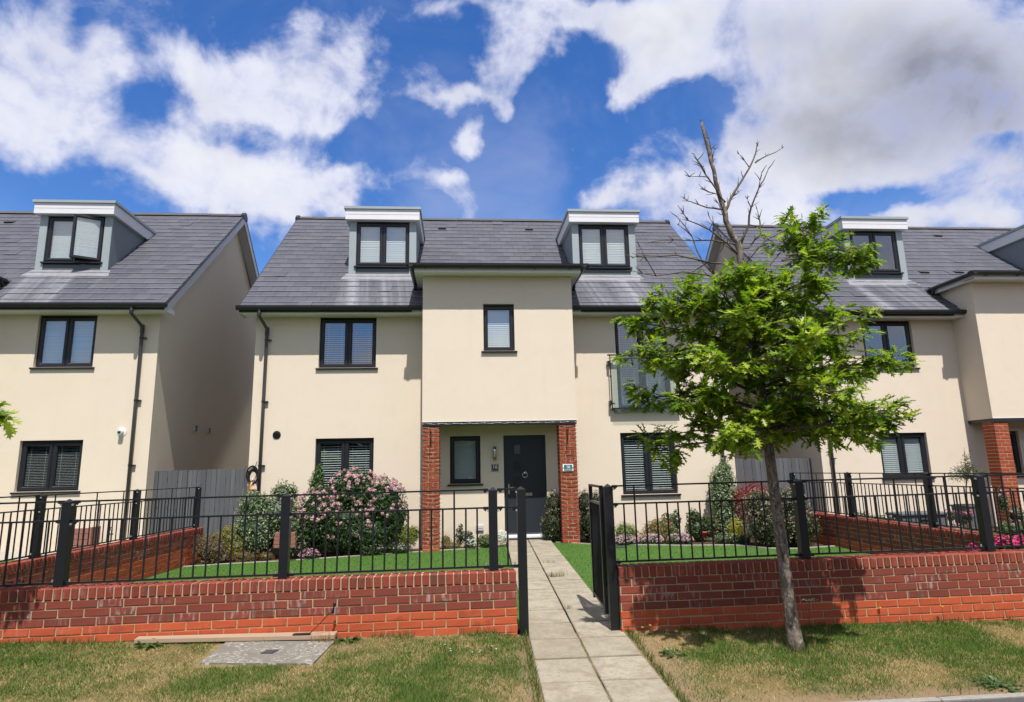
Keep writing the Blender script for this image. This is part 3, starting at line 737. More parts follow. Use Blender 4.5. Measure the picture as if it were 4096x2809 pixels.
# ------------------------------------------------------------------ railings
def post(mb, x, y, z0, z1, w=.085, rot=0.0):
    c, s_ = math.cos(rot)*w/2, math.sin(rot)*w/2
    cs = [(x-c+s_, y-s_-c), (x+c+s_, y+s_-c), (x+c-s_, y+s_+c), (x-c-s_, y-s_+c)]
    mb.hexa([(a, b, z0) for a, b in cs]+[(a, b, z1-.03) for a, b in cs])
    cs2 = [((a-x)*1.05+x, (b-y)*1.05+y) for a, b in cs]
    mb.add([(a, b, z1-.034) for a, b in cs2]+[(x, y, z1)], [(0, 1, 4), (1, 2, 4), (2, 3, 4), (3, 0, 4), (3, 2, 1, 0)])
def railing(label, posts, zf, tall, foot=None, spacing=.1115):
    """posts along a straight line; zf(x,y) = level of the coping top"""
    a = posts[0]; th = thing('railing', label, 'railing', (a[0], a[1], zf(*a)))
    rot = math.atan2(posts[-1][1]-a[1], posts[-1][0]-a[0])
    for i, q in enumerate(posts):
        mb = MB(); z = zf(*q)
        fz = (foot or {}).get(i, z-.02)
        post(mb, q[0], q[1], fz, z+.80, rot=rot); mb.build('post', MT['iron'], th)
    e = Vector((math.cos(rot), math.sin(rot), 0))
    for pi_, (q0, q1) in enumerate(zip(posts, posts[1:])):
        A = Vector((q0[0], q0[1], 0))+e*.045; B = Vector((q1[0], q1[1], 0))-e*.045; L = (B-A).length
        za, zb = zf(*q0), zf(*q1)
        for h, nm, hr in ((.775, 'top_rail', .008), (.598, 'middle_rail', .008), (.040, 'bottom_rail', .0085)):
            mb = MB(); n_ = Vector((-e.y, e.x, 0))
            def bar(P, Q, zp, zq, hh, ww):
                mb.hexa([tuple(P-n_*ww+Vector((0, 0, zp-hh))), tuple(Q-n_*ww+Vector((0, 0, zq-hh))), tuple(Q+n_*ww+Vector((0, 0, zq-hh))), tuple(P+n_*ww+Vector((0, 0, zp-hh))),
                         tuple(P-n_*ww+Vector((0, 0, zp+hh))), tuple(Q-n_*ww+Vector((0, 0, zq+hh))), tuple(Q+n_*ww+Vector((0, 0, zq+hh))), tuple(P+n_*ww+Vector((0, 0, zp+hh)))])
            bar(A, B, za+h, zb+h, hr, .013)
            # lugs and bolts at the posts
            bar(A, A+e*.05, za+h-.004, za+h-.004, .014, .016); bar(B-e*.05, B, zb+h-.004, zb+h-.004, .014, .016)
            for Q, zz, sg in ((A+e*.03, za, 1), (B-e*.03, zb, -1)):
                mb.cm = 1
                if nm == 'bottom_rail': mb.tube([tuple(Q+Vector((0, 0, zz+h+.01))), tuple(Q+Vector((0, 0, zz+h+.032)))], [.009, .007], 6)
                else:
                    mb.cm = 0; mb.tube([tuple(Q+Vector((0, 0, zz+h-.012))), tuple(Q+Vector((0, 0, zz+h-.035)))], [.016, .004], 6)
                    mb.cm = 1; mb.tube([tuple(Q-e*sg*.025-n_*.02+Vector((0, 0, zz+h-.03))), tuple(Q-e*sg*.025-n_*.038+Vector((0, 0, zz+h-.03)))], .010, 6)
                mb.cm = 0
            mb.build(nm, [MT['iron'], MT['steel_dull']], th)
        n = max(1, round(L/spacing)-1); sp = L/(n+1)
        for i in range(n):
            f = (i+1)/(n+1); Q = A+(B-A)*f; z = za+(zb-za)*f
            top = z+(.775 if (i in tall or (n-1-i) in (2,) or i == n//2) and n > 4 else .598)
            if n <= 4: top = z+.775
            mb = MB(); lean = rg.uniform(-.002, .002)
            mb.tube([(Q.x, Q.y, z+.035), (Q.x+lean, Q.y, top)], .0088, 8); mb.build('picket', MT['iron'], th, smooth=False)
    return th
ZT = lambda x, y: .528+.0045*x
railing('black iron railing on the front wall left of the gate', [(-5.70, .11), (-3.69, .11), (-1.68, .11), (.322, .11), (.605, .10)], ZT, (1,), foot={4: -0.08})
railing('black iron railing on the front wall right of the gate', [(1.488, .10), (3.495, .11), (5.505, .11), (7.5, .11)], ZT, (1,), foot={0: -0.08})
railing('black iron railing running back along the left side wall', [(xl_wall(y)-.11, y) for y in (.20, 2.42, 4.66, 6.86)], lambda x, y: .530, (1,))
railing('black iron railing running back along the right side wall', [(xr_wall(y)+.11, y) for y in (.25, 2.70, 4.83, 7.0)], lambda x, y: .545, (1,))
# gate standing open
gt = thing('garden_gate', 'narrow black iron garden gate swung open against the right lawn', 'gate', (1.46, .2, 0.06))
GA, GB = Vector((1.440, .19, 0)), Vector((1.506, 1.07, 0)); ge = (GB-GA).normalized(); gn = Vector((-ge.y, ge.x, 0))
def gbar(mb, P, Q, z0a, z1a, w, half):
    mb.hexa([tuple(P-gn*half+Vector((0, 0, z0a))), tuple(Q-gn*half+Vector((0, 0, z0a))), tuple(Q+gn*half+Vector((0, 0, z0a))), tuple(P+gn*half+Vector((0, 0, z0a))),
             tuple(P-gn*half+Vector((0, 0, z1a))), tuple(Q-gn*half+Vector((0, 0, z1a))), tuple(Q+gn*half+Vector((0, 0, z1a))), tuple(P+gn*half+Vector((0, 0, z1a)))])
for P in (GA, GB-ge*.04):
    mb = MB(); gbar(mb, P, P+ge*.04, .07, 1.315, 0, .020); mb.build('gate_stile', MT['iron'], gt)
for (z0_, z1_, nm) in ((1.292, 1.314, 'gate_top_rail'), (1.118, 1.140, 'gate_middle_rail'), (.105, .130, 'gate_bottom_rail')):
    mb = MB(); gbar(mb, GA+ge*.04, GB-ge*.04, z0_, z1_, 0, .016); mb.build(nm, MT['iron'], gt)
for i in range(7):
    P = GA+(GB-GA)*((i+1)/8); mb = MB(); mb.tube([(P.x, P.y, .12), (P.x, P.y, 1.12)], .009, 8); mb.build('gate_bar', MT['iron'], gt)
for z in (.25, 1.2):
    mb = MB(); mb.tube([(1.452, .17, z), (1.452, .17, z+.07)], .012, 8); mb.build('hinge', MT['iron'], gt)
# ------------------------------------------------------------------ houses
F, P = 7.60, 6.88                 # main front, porch front
RY, RZ = 11.6, 8.92               # ridge
K1 = (RZ-5.10)/(RY-7.25); A1 = math.atan(K1)
def zmain(Y): return 5.10+(Y-7.25)*K1
PE_Y, PE_Z = 6.44, 5.80           # porch eave
K2 = (RZ-PE_Z)/(RY-PE_Y); A2 = math.atan(K2)
def zmid(Y): return PE_Z+(Y-PE_Y)*K2
VX0, VX1 = -4.70, 6.40            # verges
WX0, WX1 = -4.45, 6.15            # gable walls
PX0, PX1 = -0.78, 2.46            # porch box
MX0, MX1 = -1.04, 2.72            # porch roof
_sl = MB()      # slate with a pale weathered strip along its lower edge
_sl.add([(-.148, -.165, 0), (.148, -.165, 0), (.148, .165, 0), (-.148, .165, 0), (-.148, -.165, .013), (.148, -.165, .013), (.148, .165, .013), (-.148, .165, .013), (-.148, -.150, .013), (.148, -.150, .013)],
        [(0, 3, 2, 1), (8, 9, 6, 7), (0, 1, 5, 4), (1, 2, 6, 9, 5), (2, 3, 7, 6), (3, 0, 4, 8, 7), (4, 5, 9, 8)])
_sl.m[2] = 1; _sl.m[6] = 1
SLATE = [_sl.mesh('slate', [MT['slate'], MT['slate_edge']])]
RIDGE = MB().prism([(-.13, -.09), (-.118, -.10), (0, .0), (.118, -.10), (.13, -.09), (0, .02)], 0, -.222, .222).mesh('ridge_tile', MT['ridge'])
class HB(MB):
    def __init__(s, o): super().__init__(); s.o = o
    def add(s, vs, fs): return super().add([(a[0]+s.o[0], a[1], a[2]+s.o[1]) for a in vs], fs)
def panel(mb, x0, x1, z0, z1, holes, y, th, rev=.0):
    xs = sorted({x0, x1, *[h[0] for h in holes], *[h[1] for h in holes]}); zs = sorted({z0, z1, *[min(max(h[2], z0), z1) for h in holes], *[min(h[3], z1) for h in holes]})
    for a, b in zip(xs, xs[1:]):
        for c, e in zip(zs, zs[1:]):
            cx, cz = (a+b)/2, (c+e)/2
            if any(h[0] < cx < h[1] and h[2] < cz < h[3] for h in holes): continue
            mb.quad((a, y, c), (b, y, c), (b, y, e), (a, y, e)); mb.quad((a, y+th, c), (a, y+th, e), (b, y+th, e), (b, y+th, c))
    for (a, b, c, e) in [h[:4] for h in holes]:
        mb.quad((a, y, c), (a, y, e), (a, y+th, e), (a, y+th, c)); mb.quad((b, y, e), (b, y, c), (b, y+th, c), (b, y+th, e))
        mb.quad((a, y, e), (b, y, e), (b, y+th, e), (a, y+th, e)); mb.quad((b, y, c), (a, y, c), (a, y+th, c), (b, y+th, c))
def ring(mb, x0, x1, z0, z1, w, y0, y1, ch=.018):
    def R_(i, y): return [(x0+i, y, z0+i), (x1-i, y, z0+i), (x1-i, y, z1-i), (x0+i, y, z1-i)]
    vs = R_(0, y1)+R_(0, y0+ch*.4)+R_(ch*.4, y0)+R_(w-ch, y0)+R_(w, y0+ch)+R_(w, y1)
    fs = []
    for r_ in range(5):
        for k_ in range(4):
            fs.append((r_*4+k_, r_*4+(k_+1) % 4, (r_+1)*4+(k_+1) % 4, (r_+1)*4+k_))
    mb.add(vs, fs)
def slats(mb, x0, x1, z0, z1, y, pitch=.05, depth=.048, tilt=1.0):
    n = int((z1-z0)/pitch); c, s_ = math.cos(tilt)*depth/2, math.sin(tilt)*depth/2
    mb.box(x0, x1, y-.02, y+.02, z1-.03, z1)
    for i in range(n):
        z = z1-.05-i*pitch
        if z < z0+.01: break
        j = random.uniform(-.002, .002)
        # outer edge low, inner edge high
        mb.add([(x0, y-c, z-s_+j), (x1, y-c, z-s_+j), (x1, y, z+.003+j), (x0, y, z+.003+j), (x1, y+c, z+s_+j), (x0, y+c, z+s_+j)], [(0, 1, 2, 3), (3, 2, 4, 5)])
    for f in (.2, .8):
        xx = x0+(x1-x0)*f; mb.box(xx-.0015, xx+.0015, y-.027, y-.025, z0, z1)
def window(parent, o, x0, x1, z0, z1, yf, lights=2, blind=1.0, pitch=.05, sill=True, recess=.075, vent=True, openr=0.0, blind_to=0.0, gl='glass', by=.07):
    y0 = yf+recess
    mb = HB(o); ring(mb, x0, x1, z0, z1, .045, y0, y0+.07, .008)
    xm = (x0+x1)/2
    if lights == 2: mb.box(xm-.026, xm+.026, y0+.004, y0+.066, z0+.046, z1-.046)
    w = mb.build('window', MT['frame'], parent)
    spans = [(x0+.030, xm-.012), (xm+.012, x1-.030)] if lights == 2 else [(x0+.03, x1-.03)]
    for i, (a, b) in enumerate(spans):
        sash = HB(o); gp = HB(o)
        ring(sash, a, b, z0+.03, z1-.03-(.02 if vent else 0), .068, y0-.016, y0+.05, .022)
        gz0, gz1 = z0+.095, z1-.115
        gp.quad((a+.06, y0+.02, gz0-.01), (b-.06, y0+.02, gz0-.01), (b-.06, y0+.02, gz1+.03), (a+.06, y0+.02, gz1+.03))
        if openr and i == len(spans)-1:
            def rotp(mbx):
                px, py = b+o[0], y0-.016
                mbx.v = [(px+(q[0]-px)*math.cos(openr)-(q[1]-py)*math.sin(openr), py+(q[0]-px)*math.sin(openr)+(q[1]-py)*math.cos(openr), q[2]) for q in mbx.v]
            rotp(sash); rotp(gp)
        so = sash.build('casement', MT['frame'], w); gp.build('pane', MT[gl], w)
        if blind:
            bl = HB(o); slats(bl, a+.045, b-.045, z0+.075+blind_to, z1-.07, y0+by, pitch, pitch*1.06, blind)
            if openr and i == len(spans)-1:
                bl = HB(o); slats(bl, a+.075, b-.075, z0+.1, z1-.1, y0+.035, .025, .024, 1.15); rotp(bl)
            bl.build('blind_slats', MT['blind'], w, kind='stuff')
    if sill:
        sb = HB(o); sb.prism([(yf-.045, z0-.045), (yf-.045, z0-.012), (y0+.02, z0+.002), (y0+.02, z0-.045)], 0, x0-.05, x1+.05); sb.build('sill', MT['frame'], w)
    if vent:
        vb = HB(o); vb.box(xm-.17, xm+.17, y0-.020, y0+.0, z1-.038, z1-.022); vb.build('trickle_vent', MT['frame'], w)
    return w
def gutter(parent, o, x0, x1, y, zt, r=.058, brk=.85):
    mb = HB(o); prof = [(y+r*math.cos(pi+pi*k_/10), zt-.012+1.45*r*math.sin(pi+pi*k_/10)) for k_ in range(11)]
    prof += [(y+r+.003, zt), (y+r-.01, zt), (y-r+.01, zt), (y-r-.003, zt)]
    mb.prism(prof, 0, x0, x1)
    for xx in (x0, x1): mb.prism([(y+(r+.006)*math.cos(pi+pi*k_/10), zt-.006+1.45*(r+.004)*math.sin(pi+pi*k_/10)) for k_ in range(11)], 0, xx-.012, xx+.012)
    gtr = mb.build('gutter', MT['black'], parent, smooth=False)
    n = max(2, round((x1-x0)/brk))
    for i in range(n):
        xx = x0+(x1-x0)*(i+.5)/n
        bk = HB(o); bk.prism([(y+(r+.005)*math.cos(pi+pi*k_/8), zt-.010+1.45*(r+.005)*math.sin(pi+pi*k_/8)) for k_ in range(9)], 0, xx-.014, xx+.014)
        bk.prism([(y-.012, zt-.112), (y+.012, zt-.112), (y+.07, zt-.08), (y+.07, zt-.04)], 0, xx-.011, xx+.011)
        bk.build('gutter_bracket', MT['black'], gtr)
    return gtr
def downpipe(parent, o, x, side=1, zb=-.1):
    mb = HB(o); yb = F-.055
    pts = [(x, 7.17, 5.05), (x, 7.17, 4.90), (x+.01, 7.19, 4.85), (x+side*.06, yb-.03, 4.68), (x+side*.07, yb, 4.62), (x+side*.07, yb, 3.0), (x+side*.07, yb, zb)]
    mb.tube(pts, .034, 12)
    dp = mb.build('downpipe', MT['pipe'], parent, smooth=True)
    for (a, b, r) in (((x, 7.17, 5.04), (x, 7.17, 4.98), .042), ((x, 7.17, 4.93), (x, 7.17, 4.86), .041), ((x+side*.07, yb, 4.70), (x+side*.07, yb, 4.52), .041)):
        jb = HB(o); jb.cyl(a, b, r); jb.build('pipe_joint', MT['black'], dp)
    for z in (4.40, 3.05, 1.70):
        cb = HB(o); cb.cyl((x+side*.07, yb, z), (x+side*.07, yb, z+.03), .043); cb.box(x+side*.07+.02, x+side*.07+.095, yb-.012, yb+.05, z+.004, z+.026); cb.build('pipe_clip', MT['black'], dp)
    return dp
def dormer(parent, o, xc, blind=1.32, openr=0.0, dark=False):
    YD = 8.50; zb = 6.16; x0, x1 = xc-.805, xc+.805; zt = 7.60
    back = lambda z: 7.25+(z-5.10)/K1+.15
    s = HB(o); yb = back(7.85)
    s.box(xc-.89, xc+.89, YD-.15, yb, 7.575, 7.835); dm = s.build('dormer', MT['fascia_white'], parent)
    for xx in (x0, x1-.05):
        d = HB(o); d.prism([(YD+.02, zb-.12), (YD+.02, zt), (back(zt), zt), (back(zb), zb-.12)], 0, xx, xx+.05); d.build('dormer_cheek', MT['zinc_cheek'], dm)
    for (p0, p1) in ((x0-.002, x0+.165), (x1-.165, x1+.002)):
        f = HB(o); f.box(p0, p1, YD-.012, YD+.02, zb-.02, zt); f.build('corner_board', MT['zinc'], dm)
    b = HB(o); b.box(x0+.165, x1-.165, YD+.004, YD+.03, zb-.02, 6.375); b.build('apron_panel', MT['zinc_dark'], dm)
    c = HB(o); c.box(xc-.925, xc+.925, YD-.185, yb+.05, 7.838, 7.90); c.build('roof_capping', MT['zinc'], dm)
    c2 = HB(o); c2.box(xc-.892, xc+.892, YD-.152, YD-.148, 7.70, 7.705); c2.build('fascia_joint', MT['zinc_dark'], dm)
    l = HB(o)   # lead apron dressed over the slates
    l.hexa([(x0-.16, YD-.26, zmain(YD-.26)+.02), (x1+.16, YD-.26, zmain(YD-.26)+.02), (x1+.05, YD+.01, zmain(YD)+.02), (x0-.05, YD+.01, zmain(YD)+.02),
            (x0-.16, YD-.26, zmain(YD-.26)+.032), (x1+.16, YD-.26, zmain(YD-.26)+.032), (x1+.05, YD+.01, zmain(YD)+.05), (x0-.05, YD+.01, zmain(YD)+.05)])
    l.build('lead_apron', MT['lead'], dm)
    for sx, xx in ((-1, x0), (1, x1)):   # side flashing
        q = HB(o); ya, yb2 = YD, back(7.5)-.15
        q.hexa([(xx-.06, ya, zmain(ya)+.005), (xx+.06, ya, zmain(ya)+.005), (xx+.06, yb2, zmain(yb2)+.005), (xx-.06, yb2, zmain(yb2)+.005),
                (xx-.06, ya, zmain(ya)+.022), (xx+.06, ya, zmain(ya)+.022), (xx+.06, yb2, zmain(yb2)+.022), (xx-.06, yb2, zmain(yb2)+.022)]); q.build('side_flashing', MT['deck'], dm)
    # window pieces are parts of the dormer
    a, e, z0, z1, y0 = x0+.165, x1-.165, 6.44, 7.58, YD+.02
    w = HB(o); ring(w, a, e, z0, z1, .045, y0, y0+.07, .008); w.box(xc-.026, xc+.026, y0+.004, y0+.066, z0+.046, z1-.046); w.build('window_frame', MT['frame'], dm)
    for i, (p0, p1) in enumerate(((a+.03, xc-.012), (xc+.012, e-.03))):
        sa = HB(o); gp = HB(o); bl = HB(o)
        ring(sa, p0, p1, z0+.03, z1-.055, .068, y0-.016, y0+.05, .022)
        gp.quad((p0+.06, y0+.02, z0+.085), (p1-.06, y0+.02, z0+.085), (p1-.06, y0+.02, z1-.105), (p0+.06, y0+.02, z1-.105))
        if openr and i == 1:
            slats(bl, p0+.075, p1-.075, z0+.1, z1-.12, y0+.036, .025, .024, 1.15)
            for mbx in (sa, gp, bl):
                px, py = p1+o[0], y0-.016
                mbx.v = [(px+(q[0]-px)*math.cos(openr)-(q[1]-py)*math.sin(openr), py+(q[0]-px)*math.sin(openr)+(q[1]-py)*math.cos(openr), q[2]) for q in mbx.v]
        elif not dark: slats(bl, p0+.045, p1-.045, z0+.07, z1-.07, y0+.07, .045 if not openr else .026, .049 if not openr else .027, blind)
        sa.build('casement', MT['frame'], dm); gp.build('pane', MT['glass'], dm)
        if bl.v: bl.build('blind_slats', MT['blind'], dm, kind='stuff')
    sb = HB(o); sb.prism([(YD-.055, z0-.045), (YD-.055, z0-.012), (y0+.02, z0), (y0+.02, z0-.045)], 0, a-.04, e+.04); sb.build('sill', MT['frame'], dm)
    vb = HB(o); vb.box(xc-.17, xc+.17, y0-.02, y0, z1-.038, z1-.022); vb.build('trickle_vent', MT['frame'], dm)
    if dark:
        bk = HB(o); bk.box(a, e, y0+.25, y0+.26, z0, z1); bk.build('dark_backing', MT['dark_room'], dm)  # dark sheet behind the panes, its colour standing in for the unlit room
    return dm
def pillar(parent, o, x0, x1, y0, y1, z0, z1):
    n = max(8, round((z1-z0)/.0775)); c = (z1-z0)/n
    core = HB(o); core.box(x0+.006, x1-.006, y0+.006, y1-.006, z0-.2, z1); pl = core.build('pillar', MT['mortar'], parent)
    its = []; w = x1-x0; dpt = y1-y0
    for i in range(n):
        z = z0+(i+.5)*c; cut = .62 if i % 2 else .34
        def ad(cx, cy, L, rz):
            its.append((rg.choice(BR['brick_pier']), (cx+o[0], cy, z+o[1]+rg.uniform(-.001, .001)), (rg.uniform(-.008, .008), rg.uniform(-.006, .006), rz+rg.uniform(-.008, .008)), (L/.215, .95, (c-.015)/.065)))
        xs = x0+w*cut
        ad((x0+xs-.005)/2, y0, xs-.007-x0, 0); ad((xs+.007+x1)/2, y0, x1-xs-.007, 0)
        ys = y0+.105; cy = (ys+y1)/2
        ad(x0, cy, y1-ys, -pi/2); ad(x1, cy, y1-ys, pi/2)
    pieces(pl, 'brick', its, 160)
    return pl
def house(label, dx, dz, op):
    o = (dx, dz)
    h = thing('house', label, 'house', (dx+.85, F, dz-.1))
    holes = [q for q in op['wins']]
    m = HB(o)
    allh = [q[:4] for q in holes]+[(.947, 1.880, .09, 2.264), (-.22, .443, 1.243, 2.266)]
    if op.get('french'): allh.append((3.56, 4.79, 2.82, 4.945))
    panel(m, WX0, WX1, -.4, 4.955, allh, F, .28)
    DB = 15.6
    for xx in (WX0, WX1):
        m.add([(xx, F, -.4), (xx, DB, -.4), (xx, DB, 4.955), (xx, RY, RZ-.16), (xx, F, zmain(F)-.14)], [(0, 1, 2, 3, 4)])
    m.quad((WX0, DB, -.4), (WX1, DB, -.4), (WX1, DB, 5.0), (WX0, DB, 5.0))
    # dark floor of the upper storey keeps the rooms apart
    m.build('wall', MT['render'], h)
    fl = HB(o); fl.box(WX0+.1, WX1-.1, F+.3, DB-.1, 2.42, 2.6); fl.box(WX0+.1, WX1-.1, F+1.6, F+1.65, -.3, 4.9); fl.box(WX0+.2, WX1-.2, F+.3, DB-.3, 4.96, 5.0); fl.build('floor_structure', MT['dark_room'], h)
    # ---- porch box
    b = HB(o); panel(b, PX0, PX1, 2.52, 5.70, [(.515, 1.183, 4.02, 5.056)], P, .2)
    for xx in (PX0, PX1):
        b.add([(xx, P, 2.52), (xx, F, 2.52), (xx, F, 5.25), (xx, 8.05, 5.70), (xx, P, 5.70)], [(0, 1, 2, 3, 4)])
    b.build('porch_box', MT['render'], h)
    bd = HB(o); bd.box(PX0-.004, PX1+.004, P-.010, P-.002, 2.520, 2.531); bd.build('drip_bead', MT['white'], h)
    bm_ = HB(o); bm_.box(PX0+.004, PX1-.004, P-.006, P+.09, 2.440, 2.518); bm_.box(PX0+.012, PX0+.09, P+.09, F-.002, 2.445, 2.518); bm_.box(PX1-.09, PX1-.012, P+.09, F-.002, 2.445, 2.518)
    bm_.box(PX0+.09, PX1-.09, P+.09, F-.002, 2.50, 2.519); bm_.build('porch_beam', MT['black'], h)
    pillar(h, o, -.765, -.425, P+.012, P+.34, op.get('pz', (-.08, .02))[0], 2.443)
    pillar(h, o, 2.075, 2.435, P+.012, P+.34, op.get('pz', (-.08, .02))[1], 2.443)
    # ---- eaves
    fa = HB(o)
    for (a, e) in ((VX0, PX0-.003), (PX1+.003, VX1)):
        fa.box(a, e, 7.235, 7.258, 4.93, 5.075); fa.box(a+.002, e, 7.258, F-.003, 4.948, 4.966)
    fa.build('eaves_fascia', MT['white'], h)
    gutter(h, o, VX0-.04, PX0-.02, 7.165, 5.085); gutter(h, o, PX1+.02, VX1+.04, 7.165, 5.085)
    pf = HB(o); pf.box(MX0+.10, MX1-.10, 6.565, 6.588, 5.665, 5.79); pf.box(MX0+.10, MX1-.10, 6.588, P-.002, 5.683, 5.70)
    for xx, s_ in ((MX0+.10, 1), (MX1-.10, -1)):
        pf.box(min(xx, xx+s_*.022), max(xx, xx+s_*.022), 6.588, 7.80, 5.665, 5.79)
        xi = PX0-.002 if s_ == 1 else PX1+.002
        pf.box(min(xx+s_*.022, xi), max(xx+s_*.022, xi), P-.002, 7.9, 5.683, 5.70)
    pf.build('porch_fascia', MT['white'], h)
    gutter(h, o, MX0-.05, MX1+.05, 6.495, 5.83)
    for xx in (MX0+.03, MX1-.03):
        sg = HB(o); r = .055
        sg.prism([(xx+r*math.cos(pi+pi*k_/8), 5.80+r*math.sin(pi+pi*k_/8)) for k_ in range(9)], 1, 6.44, 7.86); sg.build('side_gutter', MT['black'], h)
        sp_ = HB(o); s2 = -1 if xx < 0 else 1
        sp_.tube([(xx, 7.74, 5.77), (xx+s2*.0, 7.76, 5.69), (xx, 7.82, 5.64)], .034, 8); sp_.build('spout', MT['black'], h)
    # ---- roof
    rf = HB(o)
    for (a, e, ya) in ((VX0, MX0, 7.20), (MX0, MX1, 7.98), (MX1, VX1, 7.20)):
        rf.hexa([(a, ya, zmain(ya)-.10), (e, ya, zmain(ya)-.10), (e, RY, RZ-.12), (a, RY, RZ-.12), (a, ya, zmain(ya)-.006), (e, ya, zmain(ya)-.006), (e, RY, RZ-.006), (a, RY, RZ-.006)])
    rf.cm = 1
    rf.hexa([(VX0, RY, RZ-.12), (VX1, RY, RZ-.12), (VX1, 16.0, zmain(7.2)-.10), (VX0, 16.0, zmain(7.2)-.10), (VX0, RY, RZ-.006), (VX1, RY, RZ-.006), (VX1, 16.0, zmain(7.2)), (VX0, 16.0, zmain(7.2))])
    roof = rf.build('roof', [MT['deck'], MT['slate']], h)
    its = []
    G = .275
    def lay(x0, x1, y0, z0, ang, k_, skip):
        L = (RY-y0)/math.cos(ang); n = int(L/G)+1
        for r_ in range(n):
            tt = .10+r_*G
            if tt > L-.05: break
            yy = y0+tt*math.cos(ang); zz = z0+tt*math.sin(ang)
            x = x0-(.15 if r_ % 2 else 0)
            while x < x1-.01:
                a = max(x, x0); e = min(x+.30, x1)
                if e-a > .04 and not skip((a+e)/2, yy):
                    sc_ = (e-a-.004)/.296; lift = .014+rg.uniform(0, .003)
                    if rg.random() < .04: lift += .012
                    tl = ang-.054-rg.uniform(0, .006)-(.02 if rg.random() < .05 else 0)
                    cy, cz = yy-math.sin(ang)*lift*.6, zz+math.cos(ang)*lift*.6
                    its.append((SLATE[0], ((a+e)/2+dx, cy+.03*math.cos(ang), cz+.03*math.sin(ang)+dz), (tl, rg.uniform(-.004, .004), rg.uniform(-.006, .006)), (sc_, 1, 1)))
                x += .30
    dxs = op['dormers']
    def under(x, y):
        return any(abs(x-c) < .74 and 8.55 < y < 10.15 for c in dxs) or (PX0+.12 < x < PX1-.12 and y < 8.10)
    lay(VX0, VX1, 7.19, zmain(7.19), A1, K1, under)
    pr = HB(o); pr.box(MX0+.02, MX1-.02, 6.46, 8.12, 5.795, 5.835); pr.build('porch_roof', MT['zinc'], roof)
    pieces(roof, 'slate', its, 300, 'slates')
    n = int((VX1-VX0)/.45); pt = (VX1-VX0)/n
    pieces(roof, 'ridge_tile', [(RIDGE, (VX0+(i+.5)*pt+dx, RY, RZ+.045+dz+rg.uniform(-.003, .003)), (0, rg.uniform(-.006, .006), 0), (pt/.45, 1, 1)) for i in range(n)])
    for (vx, vz, mid) in op.get('vents', []):
        yv = (PE_Y+(vz-PE_Z)/K2) if mid else (7.25+(vz-5.10)/K1); ag = A2 if mid else A1
        v_ = HB(o); ca, sa = math.cos(ag), math.sin(ag)
        def q(u_, w_, n_): return (vx+u_, yv+w_*ca-n_*sa, vz+w_*sa+n_*ca)
        v_.hexa([q(-.17, -.13, .0), q(.17, -.13, .0), q(.17, .13, .0), q(-.17, .13, .0), q(-.17, -.13, .03), q(.17, -.13, .03), q(.17, .13, .022), q(-.17, .13, .022)])
        v_.cm = 1; v_.hexa([q(-.11, -.07, .02), q(.11, -.07, .02), q(.11, .1, .02), q(-.11, .1, .02), q(-.11, -.07, .075), q(.11, -.07, .075), q(.11, .1, .03), q(-.11, .1, .03)])
        v_.build('roof_vent', [MT['slate'], MT['deck']], roof)
    # ---- verges
    for xx, s_ in ((VX0, -1), (VX1, 1)):
        vb = HB(o); a, e = (xx-.022, xx) if s_ < 0 else (xx, xx+.022)
        vb.prism([(7.2, 4.932), (7.34, zmain(7.34)-.24), (RY, RZ-.24), (RY, RZ-.012), (7.2, zmain(7.2)-.012)], 0, a, e)
        vb.hexa([(a, RY, RZ-.24), (e, RY, RZ-.24), (e, 16.0, zmain(7.2)-.24), (a, 16.0, zmain(7.2)-.24), (a, RY, RZ-.012), (e, RY, RZ-.012), (e, 16.0, zmain(7.2)-.012), (a, 16.0, zmain(7.2)-.012)])
        vb.box(a-.001, e+.001, 7.232, F+.03, 4.925, zmain(7.232)-.05)
        xw = WX0 if s_ < 0 else WX1
        i0, i1 = (e, xw) if s_ < 0 else (xw, a)
        vb.hexa([(i0, 7.3, zmain(7.3)-.20), (i1, 7.3, zmain(7.3)-.20), (i1, RY, RZ-.20), (i0, RY, RZ-.20), (i0, 7.3, zmain(7.3)-.17), (i1, 7.3, zmain(7.3)-.17), (i1, RY, RZ-.17), (i0, RY, RZ-.17)])
        vb.hexa([(i0, RY, RZ-.20), (i1, RY, RZ-.20), (i1, 15.9, zmain(7.3)-.20), (i0, 15.9, zmain(7.3)-.20), (i0, RY, RZ-.17), (i1, RY, RZ-.17), (i1, 15.9, zmain(7.3)-.17), (i0, 15.9, zmain(7.3)-.17)])
        vb.build('bargeboard', MT['verge_grey'], h)
        dv = HB(o); a, e = xx-.03, xx+.03
        dv.hexa([(a, 7.17, zmain(7.17)-.02), (e, 7.17, zmain(7.17)-.02), (e, RY, RZ-.02), (a, RY, RZ-.02), (a, 7.17, zmain(7.17)+.012), (e, 7.17, zmain(7.17)+.012), (e, RY, RZ+.012), (a, RY, RZ+.012)])
        dv.hexa([(a, RY, RZ-.02), (e, RY, RZ-.02), (e, 16.0, zmain(7.2)-.02), (a, 16.0, zmain(7.2)-.02), (a, RY, RZ+.03), (e, RY, RZ+.03), (e, 16.0, zmain(7.2)+.03), (a, 16.0, zmain(7.2)+.03)])
        dv.prism([(RY-.14, RZ-.13), (RY+.14, RZ-.13), (RY+.15, RZ-.02), (RY+.04, RZ+.085), (RY-.04, RZ+.085), (RY-.15, RZ-.02)], 0, xx-.05, xx+.05)
        dv.build('dry_verge', MT['black'], h)
    # ---- openings
    for q in holes:
        window(h, o, *q[:4], F, **(q[4] if len(q) > 4 else {}))
    window(h, o, .515, 1.183, 4.02, 5.056, P, lights=1, blind=1.3, pitch=.046)
